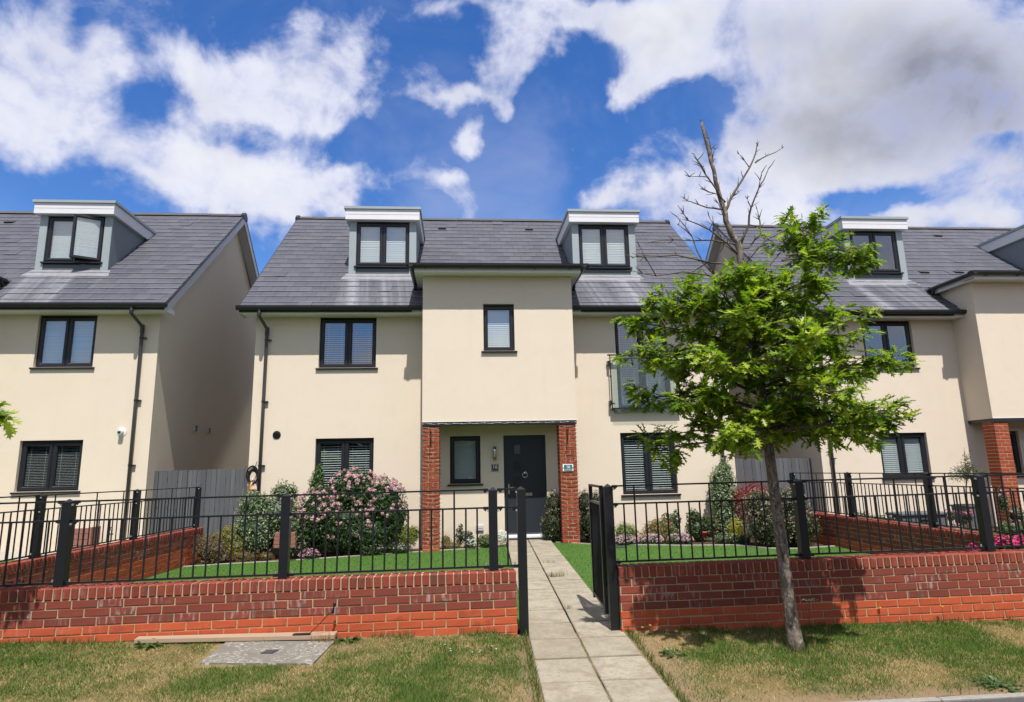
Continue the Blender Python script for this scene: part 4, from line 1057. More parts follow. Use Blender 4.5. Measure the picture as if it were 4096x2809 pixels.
    window(h, o, -.22, .443, 1.243, 2.266, F, lights=1, blind=1.3, pitch=.046, vent=False)
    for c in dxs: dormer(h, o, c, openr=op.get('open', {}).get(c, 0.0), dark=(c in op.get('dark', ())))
    if op.get('french'):
        w = window(h, o, 3.56, 4.79, 2.82, 4.945, F, blind=.1, pitch=.042, by=.2, sill=False)
        bal = HB(o); yb = F-.13
        bal.box(3.33, 4.99, yb-.02, yb+.02, 4.005, 4.035); bal.box(3.375, 4.955, yb-.012, yb+.012, 2.80, 2.825)
        for xx in (3.385, 4.945): bal.box(xx-.012, xx+.012, yb-.012, yb+.012, 2.80, 4.01)
        bal.box(3.38, 4.95, yb+.012, F-.002, 2.795, 2.815)
        balo = bal.build('balcony_guard', MT['frame'], h)
        gp = HB(o); gp.box(3.425, 4.905, yb-.004, yb+.004, 2.70, 3.995); gp.build('glass_panel', MT['glass2'], balo)
        for xx in (3.385, 4.945):
            for z in (3.80, 2.90):
                kb_ = HB(o); kb_.box(xx-.05 if xx < 4 else xx-.01, xx+.01 if xx < 4 else xx+.05, yb+.0, F-.001, z, z+.09); kb_.build('wall_bracket', MT['black'], balo)
                st = HB(o); s_ = 1 if xx < 4 else -1; st.box(min(xx, xx+s_*.07), max(xx, xx+s_*.07), yb-.008, yb-.0045, z+.0, z+.035); st.cm = 1; st.cyl((xx+s_*.055, yb-.005, z+.017), (xx+s_*.055, yb-.022, z+.017), .013, 8); st.build('glass_clamp', [MT['frame'], MT['chrome']], balo)
    for (x, sd) in op['pipes']: downpipe(h, o, x, sd)
    # ---- door
    y0 = F+.05
    dr = HB(o); ring(dr, .947, 1.880, .12, 2.264, .055, y0-.0, y0+.07, .008); dr.box(1.0, 1.827, y0+.012, y0+.055, .13, 2.21)
    dro = dr.build('door', MT['door'], h)
    for (za, zb) in ((1.86, 2.055), (1.50, 1.70), (1.14, 1.34)):
        q = HB(o); ring(q, 1.165, 1.345, za-.025, zb+.025, .028, y0+.003, y0+.02, .008); q.build('pane_moulding', MT['door'], dro)
        q = HB(o); q.box(1.19, 1.32, y0+.006, y0+.011, za, zb); q.build('pane', MT['frost'] if za > 1.8 else MT['dark_room'], dro)
    q = HB(o); q.box(.93, 1.90, F-.03, y0+.06, .085, .118); q.box(.95, 1.88, F+.0, y0+.05, .118, .150); q.build('threshold', MT['white'], dro)
    q = HB(o); q.box(1.33, 1.56, y0-.004, y0+.011, .955, 1.02); q.build('letter_plate', MT['chrome'], dro)
    q = HB(o); q.cyl((1.41, y0+.01, 1.455), (1.41, y0-.02, 1.455), .030, 14)
    rp = [(1.41+.055*math.sin(2*pi*k_/20), y0-.022, 1.40-.055*math.cos(2*pi*k_/20)) for k_ in range(21)]
    q.tube(rp, .0075, 6, cap=False); q.build('knocker', MT['chrome'], dro, smooth=True)
    q = HB(o); q.box(1.035, 1.07, y0-.003, y0+.011, 1.0, 1.22); q.tube([(1.052, y0, 1.15), (1.052, y0-.045, 1.15), (1.16, y0-.045, 1.15)], .009, 8); q.build('handle', MT['chrome'], dro)
    for (x, z, mt) in op.get('flues', []):
        q = HB(o); q.cyl((x, F-.012, z), (x, F, z), .095 if mt == 'white' else .085, 20)
        q.cyl((x, F-.11 if mt == 'white' else F-.04, z-.01), (x, F-.01, z), .05 if mt == 'white' else .062, 16)
        if mt == 'white': q.cm = 1; q.cyl((x, F-.112, z-.01), (x, F-.111, z-.01), .036, 12)
        q.build('flue', [MT[mt], MT['dark_room']], h, smooth=False)
    for (y, z) in op.get('gable_vents', []):
        q = HB(o); q.box(WX1-.001, WX1+.05, y-.075, y+.075, z-.075, z+.075); q.cm = 1
        for i in range(4): q.box(WX1+.05, WX1+.054, y-.06, y+.06, z-.06+i*.032, z-.043+i*.032)
        q.build('gable_vent', [MT['meter'], MT['deck']], h)
    if op.get('extra'): op['extra'](h, o)
    return h
W_UL = (-3.083, -1.843, 3.80, 4.945); W_LL = (-3.083, -1.853, .93, 2.262); W_LR = (3.56, 4.80, .93, 2.276)
house('cream rendered house with grey front door between two brick porch pillars', 0, 0, dict(
    wins=[W_UL+(dict(blind=.5, pitch=.048),), W_LL+(dict(blind=.38, pitch=.05),), W_LR+(dict(blind=.42, pitch=.05),)], french=True, dormers=(-1.847, 3.634),
    vents=[(-.48, 8.37, False), (2.04, 8.36, False)], pipes=[(-4.27, 1), (5.93, -1)], flues=[(-3.90, 2.355, 'black')]))
house('cream rendered house on the left with an open dormer window', -12.64, .06, dict(
    wins=[W_UL, W_LL, (3.65, 4.845, 3.80, 4.945, dict(blind=1.3, pitch=.027)), (3.58, 4.82, 1.225, 2.26, dict(blind=.1, pitch=.033))], dormers=(-1.847, 3.654),
    open={3.654: math.radians(29)}, vents=[(.44, 8.36, False)], pipes=[(-4.27, 1), (5.75, 1)], flues=[(5.57, 2.41, 'white')], gable_vents=[(9.80, 2.63), (10.62, 2.63)]))
house('cream rendered house on the right behind the street tree', 12.64, -.10, dict(
    wins=[(-3.095, -1.84, 3.80, 4.945, dict(blind=0)), (-3.02, -1.85, 1.26, 2.27, dict(blind=1.2, pitch=.045, by=.06)), W_LR], french=False, dormers=(-1.85, 3.634), dark=(-1.85,),
    vents=[(2.10, 8.43, False), (-.285, 6.54, False), (.71, 6.55, False)], pipes=[(-4.30, 1), (5.93, -1)], pz=(.05, .05)))
# ------------------------------------------------------------------ timber fences between the houses
def fence(label, x0, x1, y, zt, zb, zt2=None):
    th = thing('timber_fence', label, 'fence', ((x0+x1)/2, y, zb))
    x = x0; i = 0
    while x < x1-.03:
        w = rg.uniform(.088, .108); w = min(w, x1-x)
        tz = zt+((zt2 or zt)-zt)*(x-x0)/(x1-x0)+rg.uniform(-.006, .006); yo = .012*(i % 2)+rg.uniform(-.002, .002)
        mb = MB(); mb.hexa([(x, y+yo, zb), (x+w-.007, y+yo-.003, zb), (x+w-.007, y+yo+.012, zb), (x, y+yo+.012, zb), (x+rg.uniform(-.003, .003), y+yo, tz), (x+w-.007, y+yo-.003, tz), (x+w-.007, y+yo+.012, tz), (x, y+yo+.012, tz)])
        mb.build('board', MT['wood_grey'], th); x += w; i += 1
    for z in (zb+.3, (zb+zt)/2, zt-.25):
        mb = MB(); mb.box(x0, x1, y+.024, y+.07, z, z+.08); mb.build('fence_rail', MT['wood_grey'], th)
    for xx in (x0+.01, x1-.09):
        mb = MB(); mb.box(xx, xx+.08, y+.03, y+.11, zb, zt-.03); mb.build('fence_post', MT['wood_grey'], th)
fence('weathered grey board fence closing the gap to the house on the left', -6.49, -4.46, 7.92, 1.655, -.1, 1.665)
fence('weathered grey board fence closing the gap to the house on the right', 6.16, 8.18, 8.05, 1.665, -.1, 1.645)

# ------------------------------------------------------------------ porch fittings
def text_mesh(body, size, name):
    cu = bpy.data.curves.new(name, 'FONT'); cu.body = body; cu.size = size; cu.align_x = 'CENTER'; cu.align_y = 'CENTER'; cu.extrude = .0012
    ob = bpy.data.objects.new(name, cu); C.objects.link(ob)
    bpy.context.view_layer.update()
    me = bpy.data.meshes.new_from_object(ob.evaluated_get(bpy.context.evaluated_depsgraph_get()))
    C.objects.unlink(ob); bpy.data.objects.remove(ob); return me
def put_text(body, size, mat, parent, loc, sx=1.0):
    me = text_mesh(body, size, 'numeral'); me.materials.clear(); me.materials.append(mat)
    for v_ in me.vertices: v_.co.x *= sx
    me.transform(Matrix.Rotation(pi/2, 4, 'X'))
    return put(bpy.data.objects.new('numeral', me), parent, loc)
pq = thing('house_number_plaque', 'square dark grey number plaque reading 16 on the porch wall', 'sign', (.755, F-.001, 1.49))
mb = MB(); mb.box(.674, .836, F-.016, F-.001, 1.489, 1.647); mb.build('plate', MT['sign_grey'], pq)
mb = MB(); ring(mb, .683, .827, 1.498, 1.638, .005, F-.019, F-.0165, .001); mb.build('border', MT['sign_white'], pq)
put_text('16', .115, MT['sign_white'], pq, (.755, F-.018, 1.583), .95)
pq = thing('house_number_plaque', 'teal number plaque reading 16 with white frame on the right brick pillar', 'sign', (2.235, P+.005, 1.46))
mb = MB(); mb.box(2.125, 2.345, P-.012, P+.004, 1.464, 1.608); mb.build('plate', MT['sign_white'], pq)
mb = MB(); mb.box(2.150, 2.325, P-.018, P-.0125, 1.478, 1.594); mb.build('slate_face', MT['sign_teal'], pq)
put_text('16', .095, MT['sign_white'], pq, (2.238, P-.020, 1.548), .9)
mb = MB()
for i in range(14): mb.box(2.165+i*.0105, 2.1725+i*.0105, P-.0205, P-.0185, 1.487, 1.494)
mb.build('small_lettering', MT['sign_white'], pq)
for x in (2.137, 2.335):
    mb = MB(); mb.cyl((x, P-.012, 1.535), (x, P-.02, 1.535), .008, 8); mb.build('screw', MT['steel_dull'], pq)
lm = thing('wall_lamp', 'slim cylindrical steel wall lamp above the dark number plaque', 'lamp', (.75, F, 1.73))
mb = MB(); mb.cyl((.75, F-.06, 1.732), (.75, F-.06, 1.80), .034, 16); mb.build('lower_tube', MT['copper'], lm, smooth=True)
mb = MB(); mb.cyl((.75, F-.06, 1.80), (.75, F-.06, 1.835), .037, 16); mb.build('collar', MT['chrome'], lm, smooth=True)
mb = MB(); mb.cyl((.75, F-.06, 1.835), (.75, F-.06, 2.024), .034, 16); mb.build('upper_tube', MT['chrome'], lm, smooth=True)
mb = MB(); mb.box(.73, .77, F-.035, F-.001, 1.82, 1.90); mb.build('wall_mount', MT['chrome'], lm)
mbx = thing('meter_box', 'small grey box low on the porch wall beside the door', 'box', (.41, F, .26))
mb = MB(); mb.bbox(.41, F-.02, .315, .165, .036, .115, .006); mb.build('casing', MT['meter'], mbx)
mb = MB(); mb.box(.345, .475, F-.041, F-.0385, .30, .305); mb.build('seam', MT['deck'], mbx)
for (x, lab) in ((-.60, 'black hanging basket bracket on the left brick pillar'), (2.245, 'black hanging basket bracket on the right brick pillar')):
    bk = thing('basket_bracket', lab, 'bracket', (x, P, 2.05), 'hanging basket brackets')
    mb = MB(); mb.box(x-.011, x+.011, P-.004, P+.006, 2.05, 2.33); mb.build('back_plate', MT['iron'], bk)
    mb = MB(); mb.tube([(x, P, 2.31), (x, P-.22, 2.31), (x, P-.25, 2.33), (x, P-.25, 2.36)], .007, 6); mb.build('arm', MT['iron'], bk)
    mb = MB(); mb.tube([(x, P, 2.10), (x, P-.08, 2.20), (x, P-.2, 2.305)], .006, 6); mb.build('scroll', MT['iron'], bk)
# fairy lights: wire with small clear bulbs round the beam and both pillars
fl = thing('fairy_lights', 'dark wired string lights wound round the porch beam and pillars', 'string lights', (.84, P, 2.45))
wr = MB(); bu = MB(); pts = []
for i in range(41):
    x = -.76+i*(3.19/40); pts.append((x, P-.012, 2.480+.008*math.sin(i*1.7)))
    if i % 2 == 0: bu.bbox(x, P-.016, 2.484+rg.uniform(-.006, .006), .022, .012, .010, .003)
wr.tube(pts, .005, 5)
for (xa, xb, z0, z1) in ((-.772, -.418, .05, 2.42), (2.068, 2.442, .1, 2.42)):
    pts = []; n = 28
    for i in range(n):
        z = z1-(z1-z0)*i/n; dzz = (z1-z0)/n
        pts += [(xa, P+.005, z), (xa+(xb-xa)*.35, P-.002, z-.025+rg.uniform(-.01, .01)), (xa+(xb-xa)*.7, P-.002, z-.028+rg.uniform(-.01, .01)), (xb, P+.005, z-.008), (xb+.002, P+.345, z-dzz*.45), (xa-.002, P+.345, z-dzz*.7)]
        for f in (.15, .45, .8):
            xx = xa+(xb-xa)*f; wr.tube([(xx, P-.002, z-.022), (xx+rg.uniform(-.01, .01), P-.022, z-.022+rg.uniform(-.03, .02))], .004, 4)
        for (xx, s_) in ((xa, -1), (xb, 1)): wr.tube([(xx, P+.03, z-.01), (xx+s_*.025, P+.02, z-.01+rg.uniform(-.03, .02))], .004, 4)
    wr.tube(pts, .0036, 5)
wr.build('wire', MT['hose'], fl, kind='stuff'); bu.build('bulbs', MT['bulb'], fl, kind='stuff')

# ------------------------------------------------------------------ hose on the left downpipe
hs_ = thing('garden_hose', 'coiled black garden hose with orange spray gun hung on the left downpipe', 'hose', (-4.27, F-.13, 1.25))
mb = MB()
for k_ in range(7):
    a0 = rg.uniform(0, 6); ph = rg.uniform(-.02, .02)
    mb.tube([(-4.30+ph+(.075+.012*k_*.6)*math.sin(2*pi*i/22), F-.115-.008*k_, 1.47+.01*k_-(.125+.014*k_*.7)*math.cos(2*pi*i/22)) for i in range(23)], .0105, 6, cap=False)
mb.tube([(-4.31, F-.12, 1.60), (-4.27, F-.10, 1.72), (-4.25, F-.09, 1.80)], .009, 6)
mb.tube([(-4.46, F-.12, 1.70), (-4.44, F-.13, 1.62), (-4.36, F-.13, 1.57), (-4.30, F-.14, 1.60)], .010, 6)
mb.tube([(-4.46, F-.12, 1.70), (-4.45, F-.13, 1.50), (-4.41, F-.14, 1.42), (-4.34, F-.15, 1.40)], .010, 6)
mb.build('coil', MT['hose'], hs_, smooth=True)
mb = MB(); mb.tube([(-4.30, F-.17, 1.46), (-4.305, F-.17, 1.41), (-4.31, F-.17, 1.37)], [.012, .014, .012], 8); mb.build('connector', MT['chrome'], hs_, smooth=True)
mb = MB(); mb.tube([(-4.31, F-.17, 1.38), (-4.33, F-.17, 1.30), (-4.335, F-.175, 1.24), (-4.27, F-.18, 1.21)], [.018, .020, .024, .022], 8); mb.build('spray_gun', MT['orange'], hs_, smooth=True)
mb = MB(); mb.tube([(-4.275, F-.18, 1.212), (-4.235, F-.19, 1.195)], [.028, .034], 10); mb.build('nozzle', MT['hose'], hs_, smooth=True)

# ------------------------------------------------------------------ things on the verge
zc_ = .0
cv = thing('inspection_cover', 'lichen-speckled concrete inspection cover slab set in the grass', 'cover', (-1.65, -.38, zc_-.03))
CQ = [(-2.125, -.625), (-1.205, -.715), (-1.135, -.10), (-2.10, -.11)]
cz = [zverge(x, y)+.016 for x, y in CQ]
mb = MB(); mb.hexa([(x, y, z-.07) for (x, y), z in zip(CQ, cz)]+[(x, y, z) for (x, y), z in zip(CQ, cz)]); mb.build('slab', MT['cover'], cv)
zz = sum(cz)/4; LQ = [(-1.70, -.44), (-1.60, -.45), (-1.57, -.36), (-1.67, -.35)]
mb = MB(); mb.hexa([(x, y, zz-.01) for x, y in LQ]+[(x, y, zz+.006) for x, y in LQ]); mb.build('lifting_slot', MT['grate'], cv)
pk = MB(); pk.hexa([(-2.90, -.095, .048), (-1.14, -.13, .020), (-1.14, -.015, .020), (-2.90, -.012, .048), (-2.90, -.095, .079), (-1.14, -.13, .054), (-1.14, -.015, .062), (-2.90, -.012, .086)])
tag(pk.build('timber_plank', MT['pine']), 'pale new timber plank lying along the foot of the left wall', 'plank')
rd_ = thing('metal_lever', 'thin black metal lever with ball knob rising from a plate on the plank', 'lever', (-1.40, -.09, .05))
mb = MB(); mb.box(-1.52, -1.365, -.120, -.060, .064, .0695); mb.build('base_plate', MT['iron'], rd_)
mb = MB()
for (x, y) in ((-1.50, -.125), (-1.50, -.088), (-1.445, -.105), (-1.385, -.125), (-1.385, -.088)): mb.cyl((x, y+.015, .0695), (x, y+.015, .073), .005, 6)
mb.build('screw', MT['chrome'], rd_)
mb = MB(); mb.tube([(-1.37, -.105, .068), (-1.19, -.10, .245), (-1.165, -.10, .245)], .0038, 6); mb.build('rod', MT['iron'], rd_)
mb = MB(); mb.tube([(-1.172, -.10, .235), (-1.170, -.10, .25), (-1.163, -.10, .285), (-1.160, -.10, .300), (-1.158, -.10, .312), (-1.156, -.10, .325), (-1.155, -.10, .333)], [.013, .012, .007, .009, .0145, .013, .004], 10); mb.build('knob', MT['iron'], rd_, smooth=True)
mb = MB(); mb.usecol = True
for i in range(60): blade(mb, -1.24+rg.uniform(-.10, .12), -.155+rg.uniform(-.02, .02), -.015, rg.uniform(.05, .13), .003, .02, rg.choice([(.33, .19, .07), (.42, .27, .11), (.25, .13, .06)]))
tag(mb.build('dry_weed', MT['blade']), 'dry straw-brown weed stalks in front of the plank end', 'weed')

# ------------------------------------------------------------------ planting
RL = random.Random(21)
def rdir():
    while True:
        v_ = Vector((RL.uniform(-1, 1), RL.uniform(-1, 1), RL.uniform(-1, 1)))
        if .05 < v_.length < 1: return v_.normalized()
def leafcard(mb, p, n, L, w, col, fold=.25):
    n = n.normalized(); a = n.cross(rdir()); a = a.normalized() if a.length > 1e-3 else n.orthogonal().normalized(); s_ = n.cross(a)
    mb.cc = col
    mb.add([p, p+a*L*.5-s_*w*.5+n*L*.08, p+a*L-n*L*fold*.5, p+a*L*.5+s_*w*.5+n*L*.08], [(0, 1, 2), (0, 2, 3)])
def inblob(b):
    d_ = rdir(); r = RL.random()**.33
    r = max(r, RL.uniform(.45, 1))     # most leaves near the outside
    bump_ = 1+.16*mn.noise(d_*2.3+Vector((b[0]*3, b[1], b[2]*2)))+.10*mn.noise(d_*5.1+Vector((b[2], b[0], 1)))
    return Vector((b[0]+d_.x*b[3]*r*bump_, b[1]+d_.y*b[4]*r*bump_, b[2]+d_.z*b[5]*r*bump_)), d_
def shrub(name, label, base, blobs, n, L, w, cols, cat='shrub', flowers=None, stems=4, spikes=0, group=None, up=.35, tips=None):
    th = thing(name, label, cat, base, group)
    mb = MB(); mb.usecol = True
    n = int(n*1.35); tot = sum(b[3]*b[4]+b[3]*b[5]+b[4]*b[5] for b in blobs)
    for b in blobs:
        for i in range(int(n*(b[3]*b[4]+b[3]*b[5]+b[4]*b[5])/tot)):
            p_, d_ = inblob(b)
            if p_.z < base[2]: p_.z = base[2]+RL.random()*.05
            k_ = RL.uniform(.75, 1.2); c = RL.choice(cols)
            if tips and d_.z > .1 and RL.random() < tips[1]: c = tips[0]
            leafcard(mb, p_, (d_+rdir()*.8+Vector((0, -.1, up))), L*RL.uniform(.6, 1.25), w*RL.uniform(.7, 1.2), tuple(min(1, x*k_) for x in c))
    for i in range(spikes):        # new shoots breaking the outline
        b = RL.choice(blobs); d_ = rdir(); d_.z = abs(d_.z)+.6; d_.normalize()
        p0 = Vector((b[0]+d_.x*b[3]*.85, b[1]+d_.y*b[4]*.85, b[2]+d_.z*b[5]*.85)); hh = RL.uniform(.06, .18)
        for q in range(9):
            leafcard(mb, p0+Vector((0, 0, hh*q/8)), rdir()+Vector((0, 0, .3)), L*.8, w*.8, RL.choice(cols))
    mb.build('foliage', MT['leaf'], th)
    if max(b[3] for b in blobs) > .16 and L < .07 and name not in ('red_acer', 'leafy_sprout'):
        ic = MB(); ic.usecol = True     # solid heart of the bush; inner shade is put into its darkened colour
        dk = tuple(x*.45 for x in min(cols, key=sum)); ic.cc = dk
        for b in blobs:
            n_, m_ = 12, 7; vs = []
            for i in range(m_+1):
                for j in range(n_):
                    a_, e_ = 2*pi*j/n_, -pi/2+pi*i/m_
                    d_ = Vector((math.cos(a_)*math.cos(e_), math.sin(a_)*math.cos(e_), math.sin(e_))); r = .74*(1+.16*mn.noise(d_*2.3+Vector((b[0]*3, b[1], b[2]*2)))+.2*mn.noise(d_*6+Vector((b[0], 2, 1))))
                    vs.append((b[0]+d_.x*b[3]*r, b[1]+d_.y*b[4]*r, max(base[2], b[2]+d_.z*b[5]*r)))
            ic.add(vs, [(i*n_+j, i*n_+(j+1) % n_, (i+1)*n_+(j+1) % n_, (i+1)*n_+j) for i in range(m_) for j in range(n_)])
        ic.build('shaded_core', MT['leaf'], th)
    sm = MB()
    for i in range(stems):
        b = RL.choice(blobs); a = (base[0]+RL.uniform(-.08, .08), base[1]+RL.uniform(-.05, .05), base[2]-.03)
        sm.tube([a, ((a[0]+b[0])/2+RL.uniform(-.05, .05), (a[1]+b[1])/2, (a[2]+b[2])/2), (b[0], b[1], b[2]+b[5]*.5)], [.012, .008, .004], 5)
    if stems: sm.build('stems', MT['stem'], th)
    if flowers:
        fb_ = MB(); fb_.usecol = True
        for i in range(flowers['n']):
            b = RL.choice(blobs[:flowers.get('first', len(blobs))]); d_ = rdir()
            if flowers.get('front', True) and d_.y > .3: d_.y = -d_.y
            if d_.z < flowers.get('zmin', -1): d_.z = abs(d_.z)
            d_.normalize()
            p0 = Vector((b[0]+d_.x*b[3]*1.0, b[1]+d_.y*b[4]*1.0, b[2]+d_.z*b[5]*1.0))
            if p0.z < base[2]+.03: continue
            R_ = flowers['r']*RL.uniform(.6, 1.2)
            for q in range(flowers['petals']):
                dd = (rdir()+d_*.6).normalized(); k_ = RL.uniform(.8, 1.15)
                leafcard(fb_, p0+dd*R_*.8, dd, R_*.8, R_*.7, tuple(min(1, x*k_) for x in RL.choice(flowers['cols'])), 0)
        fb_.build('flowers', MT['petal'], th, kind='stuff')
    return th
VAR = ((.17, .23, .10), (.25, .31, .17), (.44, .48, .32), (.08, .13, .055), (.13, .19, .08))
PINK = ((.58, .32, .38), (.66, .42, .46), (.52, .24, .31), (.70, .52, .53))
PINKG = ((.045, .095, .024), (.065, .125, .03), (.03, .07, .018))
shrub('variegated_euonymus', 'large pale variegated shrub at the left corner of the house', (-3.9, 6.95, -.1),
      [(-4.02, 6.95, .38, .52, .45, .52), (-3.62, 7.0, .70, .48, .42, .50), (-4.1, 7.0, .85, .34, .35, .38), (-3.55, 7.1, 1.13, .28, .28, .24), (-3.3, 6.95, .45, .3, .35, .5)], 5200, .052, .030, VAR, spikes=26)
shrub('pink_escallonia', 'big bushy shrub covered in pink flower heads under the left window', (-2.2, 7.0, -.1),
      [(-2.75, 7.0, .80, .52, .42, .46), (-2.15, 7.02, 1.12, .55, .42, .50), (-1.55, 7.0, .90, .45, .42, .52), (-2.3, 6.95, .55, .85, .45, .55), (-1.35, 7.0, .62, .32, .36, .42), (-2.9, 6.95, .45, .35, .38, .48), (-1.9, 6.85, .32, .75, .36, .38)], 9500, .058, .030, PINKG, spikes=26,
      flowers=dict(n=270, r=.044, petals=26, cols=PINK, zmin=-.45, first=4), stems=8)
shrub('upright_shrub', 'narrow upright green spire rising above the pink shrub at the window', (-2.95, 7.15, -.1), [(-2.90, 7.15, 1.45, .13, .13, .28), (-2.93, 7.15, 1.25, .17, .15, .3)], 700, .05, .03, ((.055, .12, .03), (.09, .15, .045)), stems=2)
shrub('barberry', 'rounded dusky brown shrub at the far left of the bed', (-4.75, 6.55, -.11), [(-4.75, 6.5, .18, .30, .28, .30), (-4.62, 6.45, .12, .25, .22, .24)], 2200, .030, .016, ((.22, .15, .085), (.29, .20, .12), (.16, .11, .06), (.20, .16, .07)))
shrub('golden_shrub', 'golden yellow shrub between the brown shrub and the variegated one', (-4.45, 6.75, -.1), [(-4.48, 6.75, .30, .28, .2, .30), (-4.30, 6.7, .15, .2, .2, .2)], 1500, .034, .018, ((.38, .30, .05), (.28, .26, .05), (.17, .20, .04), (.42, .25, .06)))
shrub('heather', 'low rusty orange heather in front of the variegated shrub', (-4.0, 6.5, -.1), [(-4.1, 6.48, -.02, .28, .12, .14), (-3.7, 6.52, -.02, .18, .1, .10)], 900, .026, .012, ((.33, .14, .05), (.27, .10, .04), (.16, .14, .05)), stems=0)
shrub('pink_bedding', 'low pink bedding flowers beside the wooden plank box', (-2.85, 6.55, -.1), [(-2.88, 6.55, -.02, .20, .10, .12)], 350, .03, .016, PINKG, cat='flowers', stems=0, flowers=dict(n=55, r=.022, petals=7, cols=((.75, .25, .50), (.8, .45, .62)), zmin=0))
shrub('golden_shrub', 'yellow green shrub beside the left brick pillar', (-1.1, 6.95, -.08), [(-1.12, 6.95, .22, .26, .2, .26), (-.95, 6.95, .30, .14, .15, .16)], 1300, .036, .02, ((.34, .30, .05), (.24, .25, .05), (.13, .17, .04)))
shrub('white_bedding', 'low white flowers at the foot of the pink shrub', (-1.6, 6.75, -.08), [(-1.75, 6.72, .02, .3, .12, .15), (-1.2, 6.8, .02, .25, .1, .13)], 900, .032, .018, ((.05, .09, .025), (.08, .12, .035)), cat='flowers', stems=0, flowers=dict(n=90, r=.016, petals=6, cols=((.75, .75, .72), (.72, .6, .68)), zmin=0))
shrub('golden_sedum', 'low golden and orange ground cover just right of the left pillar', (-.2, 7.2, -.06), [(-.2, 7.15, .0, .24, .12, .12), (-.3, 7.25, .1, .12, .1, .14)], 800, .03, .012, ((.30, .20, .05), (.22, .20, .06), (.35, .24, .08)), stems=0)
shrub('dark_fuchsia', 'dark leafy upright plant under the porch window', (.08, 7.25, -.05), [(-.02, 7.25, .22, .08, .08, .22), (.16, 7.2, .12, .12, .1, .18)], 380, .06, .035, ((.035, .065, .025), (.06, .10, .04)), stems=3)
shrub('white_bedding', 'white flower cushion left of the front door below the dark leafy plant', (.22, 7.08, -.05), [(.2, 7.08, .03, .14, .08, .12)], 250, .03, .016, ((.06, .10, .03),), cat='flowers', stems=0, flowers=dict(n=55, r=.018, petals=7, cols=((.82, .82, .8),), zmin=0))
shrub('pale_green_bedding', 'pale yellow-green leafy cushion left of the front step', (.55, 7.15, -.04), [(.52, 7.15, .08, .22, .1, .15)], 800, .036, .018, ((.16, .22, .07), (.24, .28, .11), (.10, .15, .05)), stems=0)
shrub('white_alyssum', 'dense white flower mound beside the doorstep', (.87, 7.2, -.03), [(.85, 7.2, .13, .13, .1, .14)], 250, .03, .016, ((.07, .11, .03),), cat='flowers', stems=0, flowers=dict(n=110, r=.024, petals=9, cols=((.85, .85, .83),), zmin=-.3))
HEB = ((.035, .06, .018), (.06, .09, .028), (.085, .10, .04), (.025, .045, .014)); HT = ((.24, .19, .12), .25)
FLH = dict(r=.018, petals=6, cols=((.62, .50, .46), (.70, .64, .60)), zmin=-.6)
shrub('flowering_hebe', 'dark evergreen bush with cream tips between the front door and right pillar', (1.87, 7.2, 0), [(1.90, 7.2, .35, .23, .22, .40), (1.95, 7.22, .72, .18, .18, .36)], 3000, .042, .015, HEB, tips=HT, flowers=dict(n=60, **FLH))
shrub('flowering_hebe', 'dark evergreen bush with cream tips just right of the right pillar', (2.7, 7.15, 0), [(2.70, 7.15, .38, .27, .26, .42), (2.62, 7.2, .78, .2, .22, .30), (2.85, 7.15, .72, .14, .2, .34)], 3400, .042, .015, HEB, tips=HT, flowers=dict(n=90, **FLH))
shrub('variegated_box', 'small yellow green variegated shrub under the right window', (3.3, 6.75, 0), [(3.33, 6.7, .18, .28, .22, .24)], 1500, .034, .017, ((.22, .27, .07), (.14, .19, .05), (.30, .32, .12)))
shrub('spirea', 'spreading shrub with bronze tips and flat flower heads under the right window', (4.05, 6.75, 0), [(4.05, 6.7, .24, .34, .24, .24), (3.95, 6.65, .12, .36, .22, .18)], 2000, .048, .022, ((.12, .17, .04), (.17, .20, .05), (.22, .18, .06)), tips=((.46, .20, .09), .35), flowers=dict(n=40, r=.02, petals=7, cols=((.60, .32, .24), (.5, .28, .2)), zmin=.2))
for (x, w_, lab) in ((3.25, .24, 'pink and white low flowers at the left of the right-hand bed'), (3.75, .26, 'pink low flowers in front of the bronze-tipped shrub'), (4.35, .24, 'white and pink low flowers right of the bronze-tipped shrub')):
    shrub('bedding_flowers', lab, (x, 6.38, 0), [(x, 6.38, .07, w_*1.1, .14, .13)], 700, .03, .015, ((.06, .10, .03), (.09, .13, .05)), cat='flowers', stems=0, flowers=dict(n=130, r=.019, petals=7, cols=((.72, .42, .58), (.8, .72, .74), (.66, .30, .50)), zmin=0), group='low bedding flowers')
shrub('leafy_sprout', 'upright dark leafy plant behind the bronze-tipped shrub', (4.35, 6.95, 0), [(4.30, 6.95, .42, .12, .1, .14), (4.50, 6.95, .42, .08, .08, .2), (4.4, 6.95, .2, .16, .1, .22)], 650, .06, .034, ((.05, .095, .03), (.08, .13, .045)), stems=3)
shrub('fuchsia', 'leafy fuchsia bush with small red pots left of the variegated column', (4.85, 6.8, 0), [(4.85, 6.75, .25, .25, .18, .26), (4.80, 6.75, .48, .14, .12, .16), (5.05, 6.7, .3, .2, .14, .22)], 1400, .055, .03, ((.05, .09, .03), (.075, .125, .04)), flowers=dict(n=10, r=.02, petals=6, cols=((.6, .05, .06),), zmin=-.5))
shrub('variegated_euonymus', 'tall narrow variegated column climbing the right downpipe', (5.66, 7.15, 0), [(5.66, 7.15, .30, .36, .30, .46), (5.68, 7.2, .78, .37, .30, .46), (5.69, 7.25, 1.18, .30, .25, .30), (5.76, 7.3, 1.42, .17, .16, .18)], 5200, .045, .026, VAR, spikes=34)
shrub('yellow_euonymus', 'bright yellow leafed shrub at the foot of the variegated column', (5.6, 6.55, 0), [(5.55, 6.45, .24, .16, .14, .22), (5.60, 6.4, .1, .16, .12, .16)], 800, .05, .022, ((.48, .40, .04), (.38, .36, .04), (.25, .27, .04)))
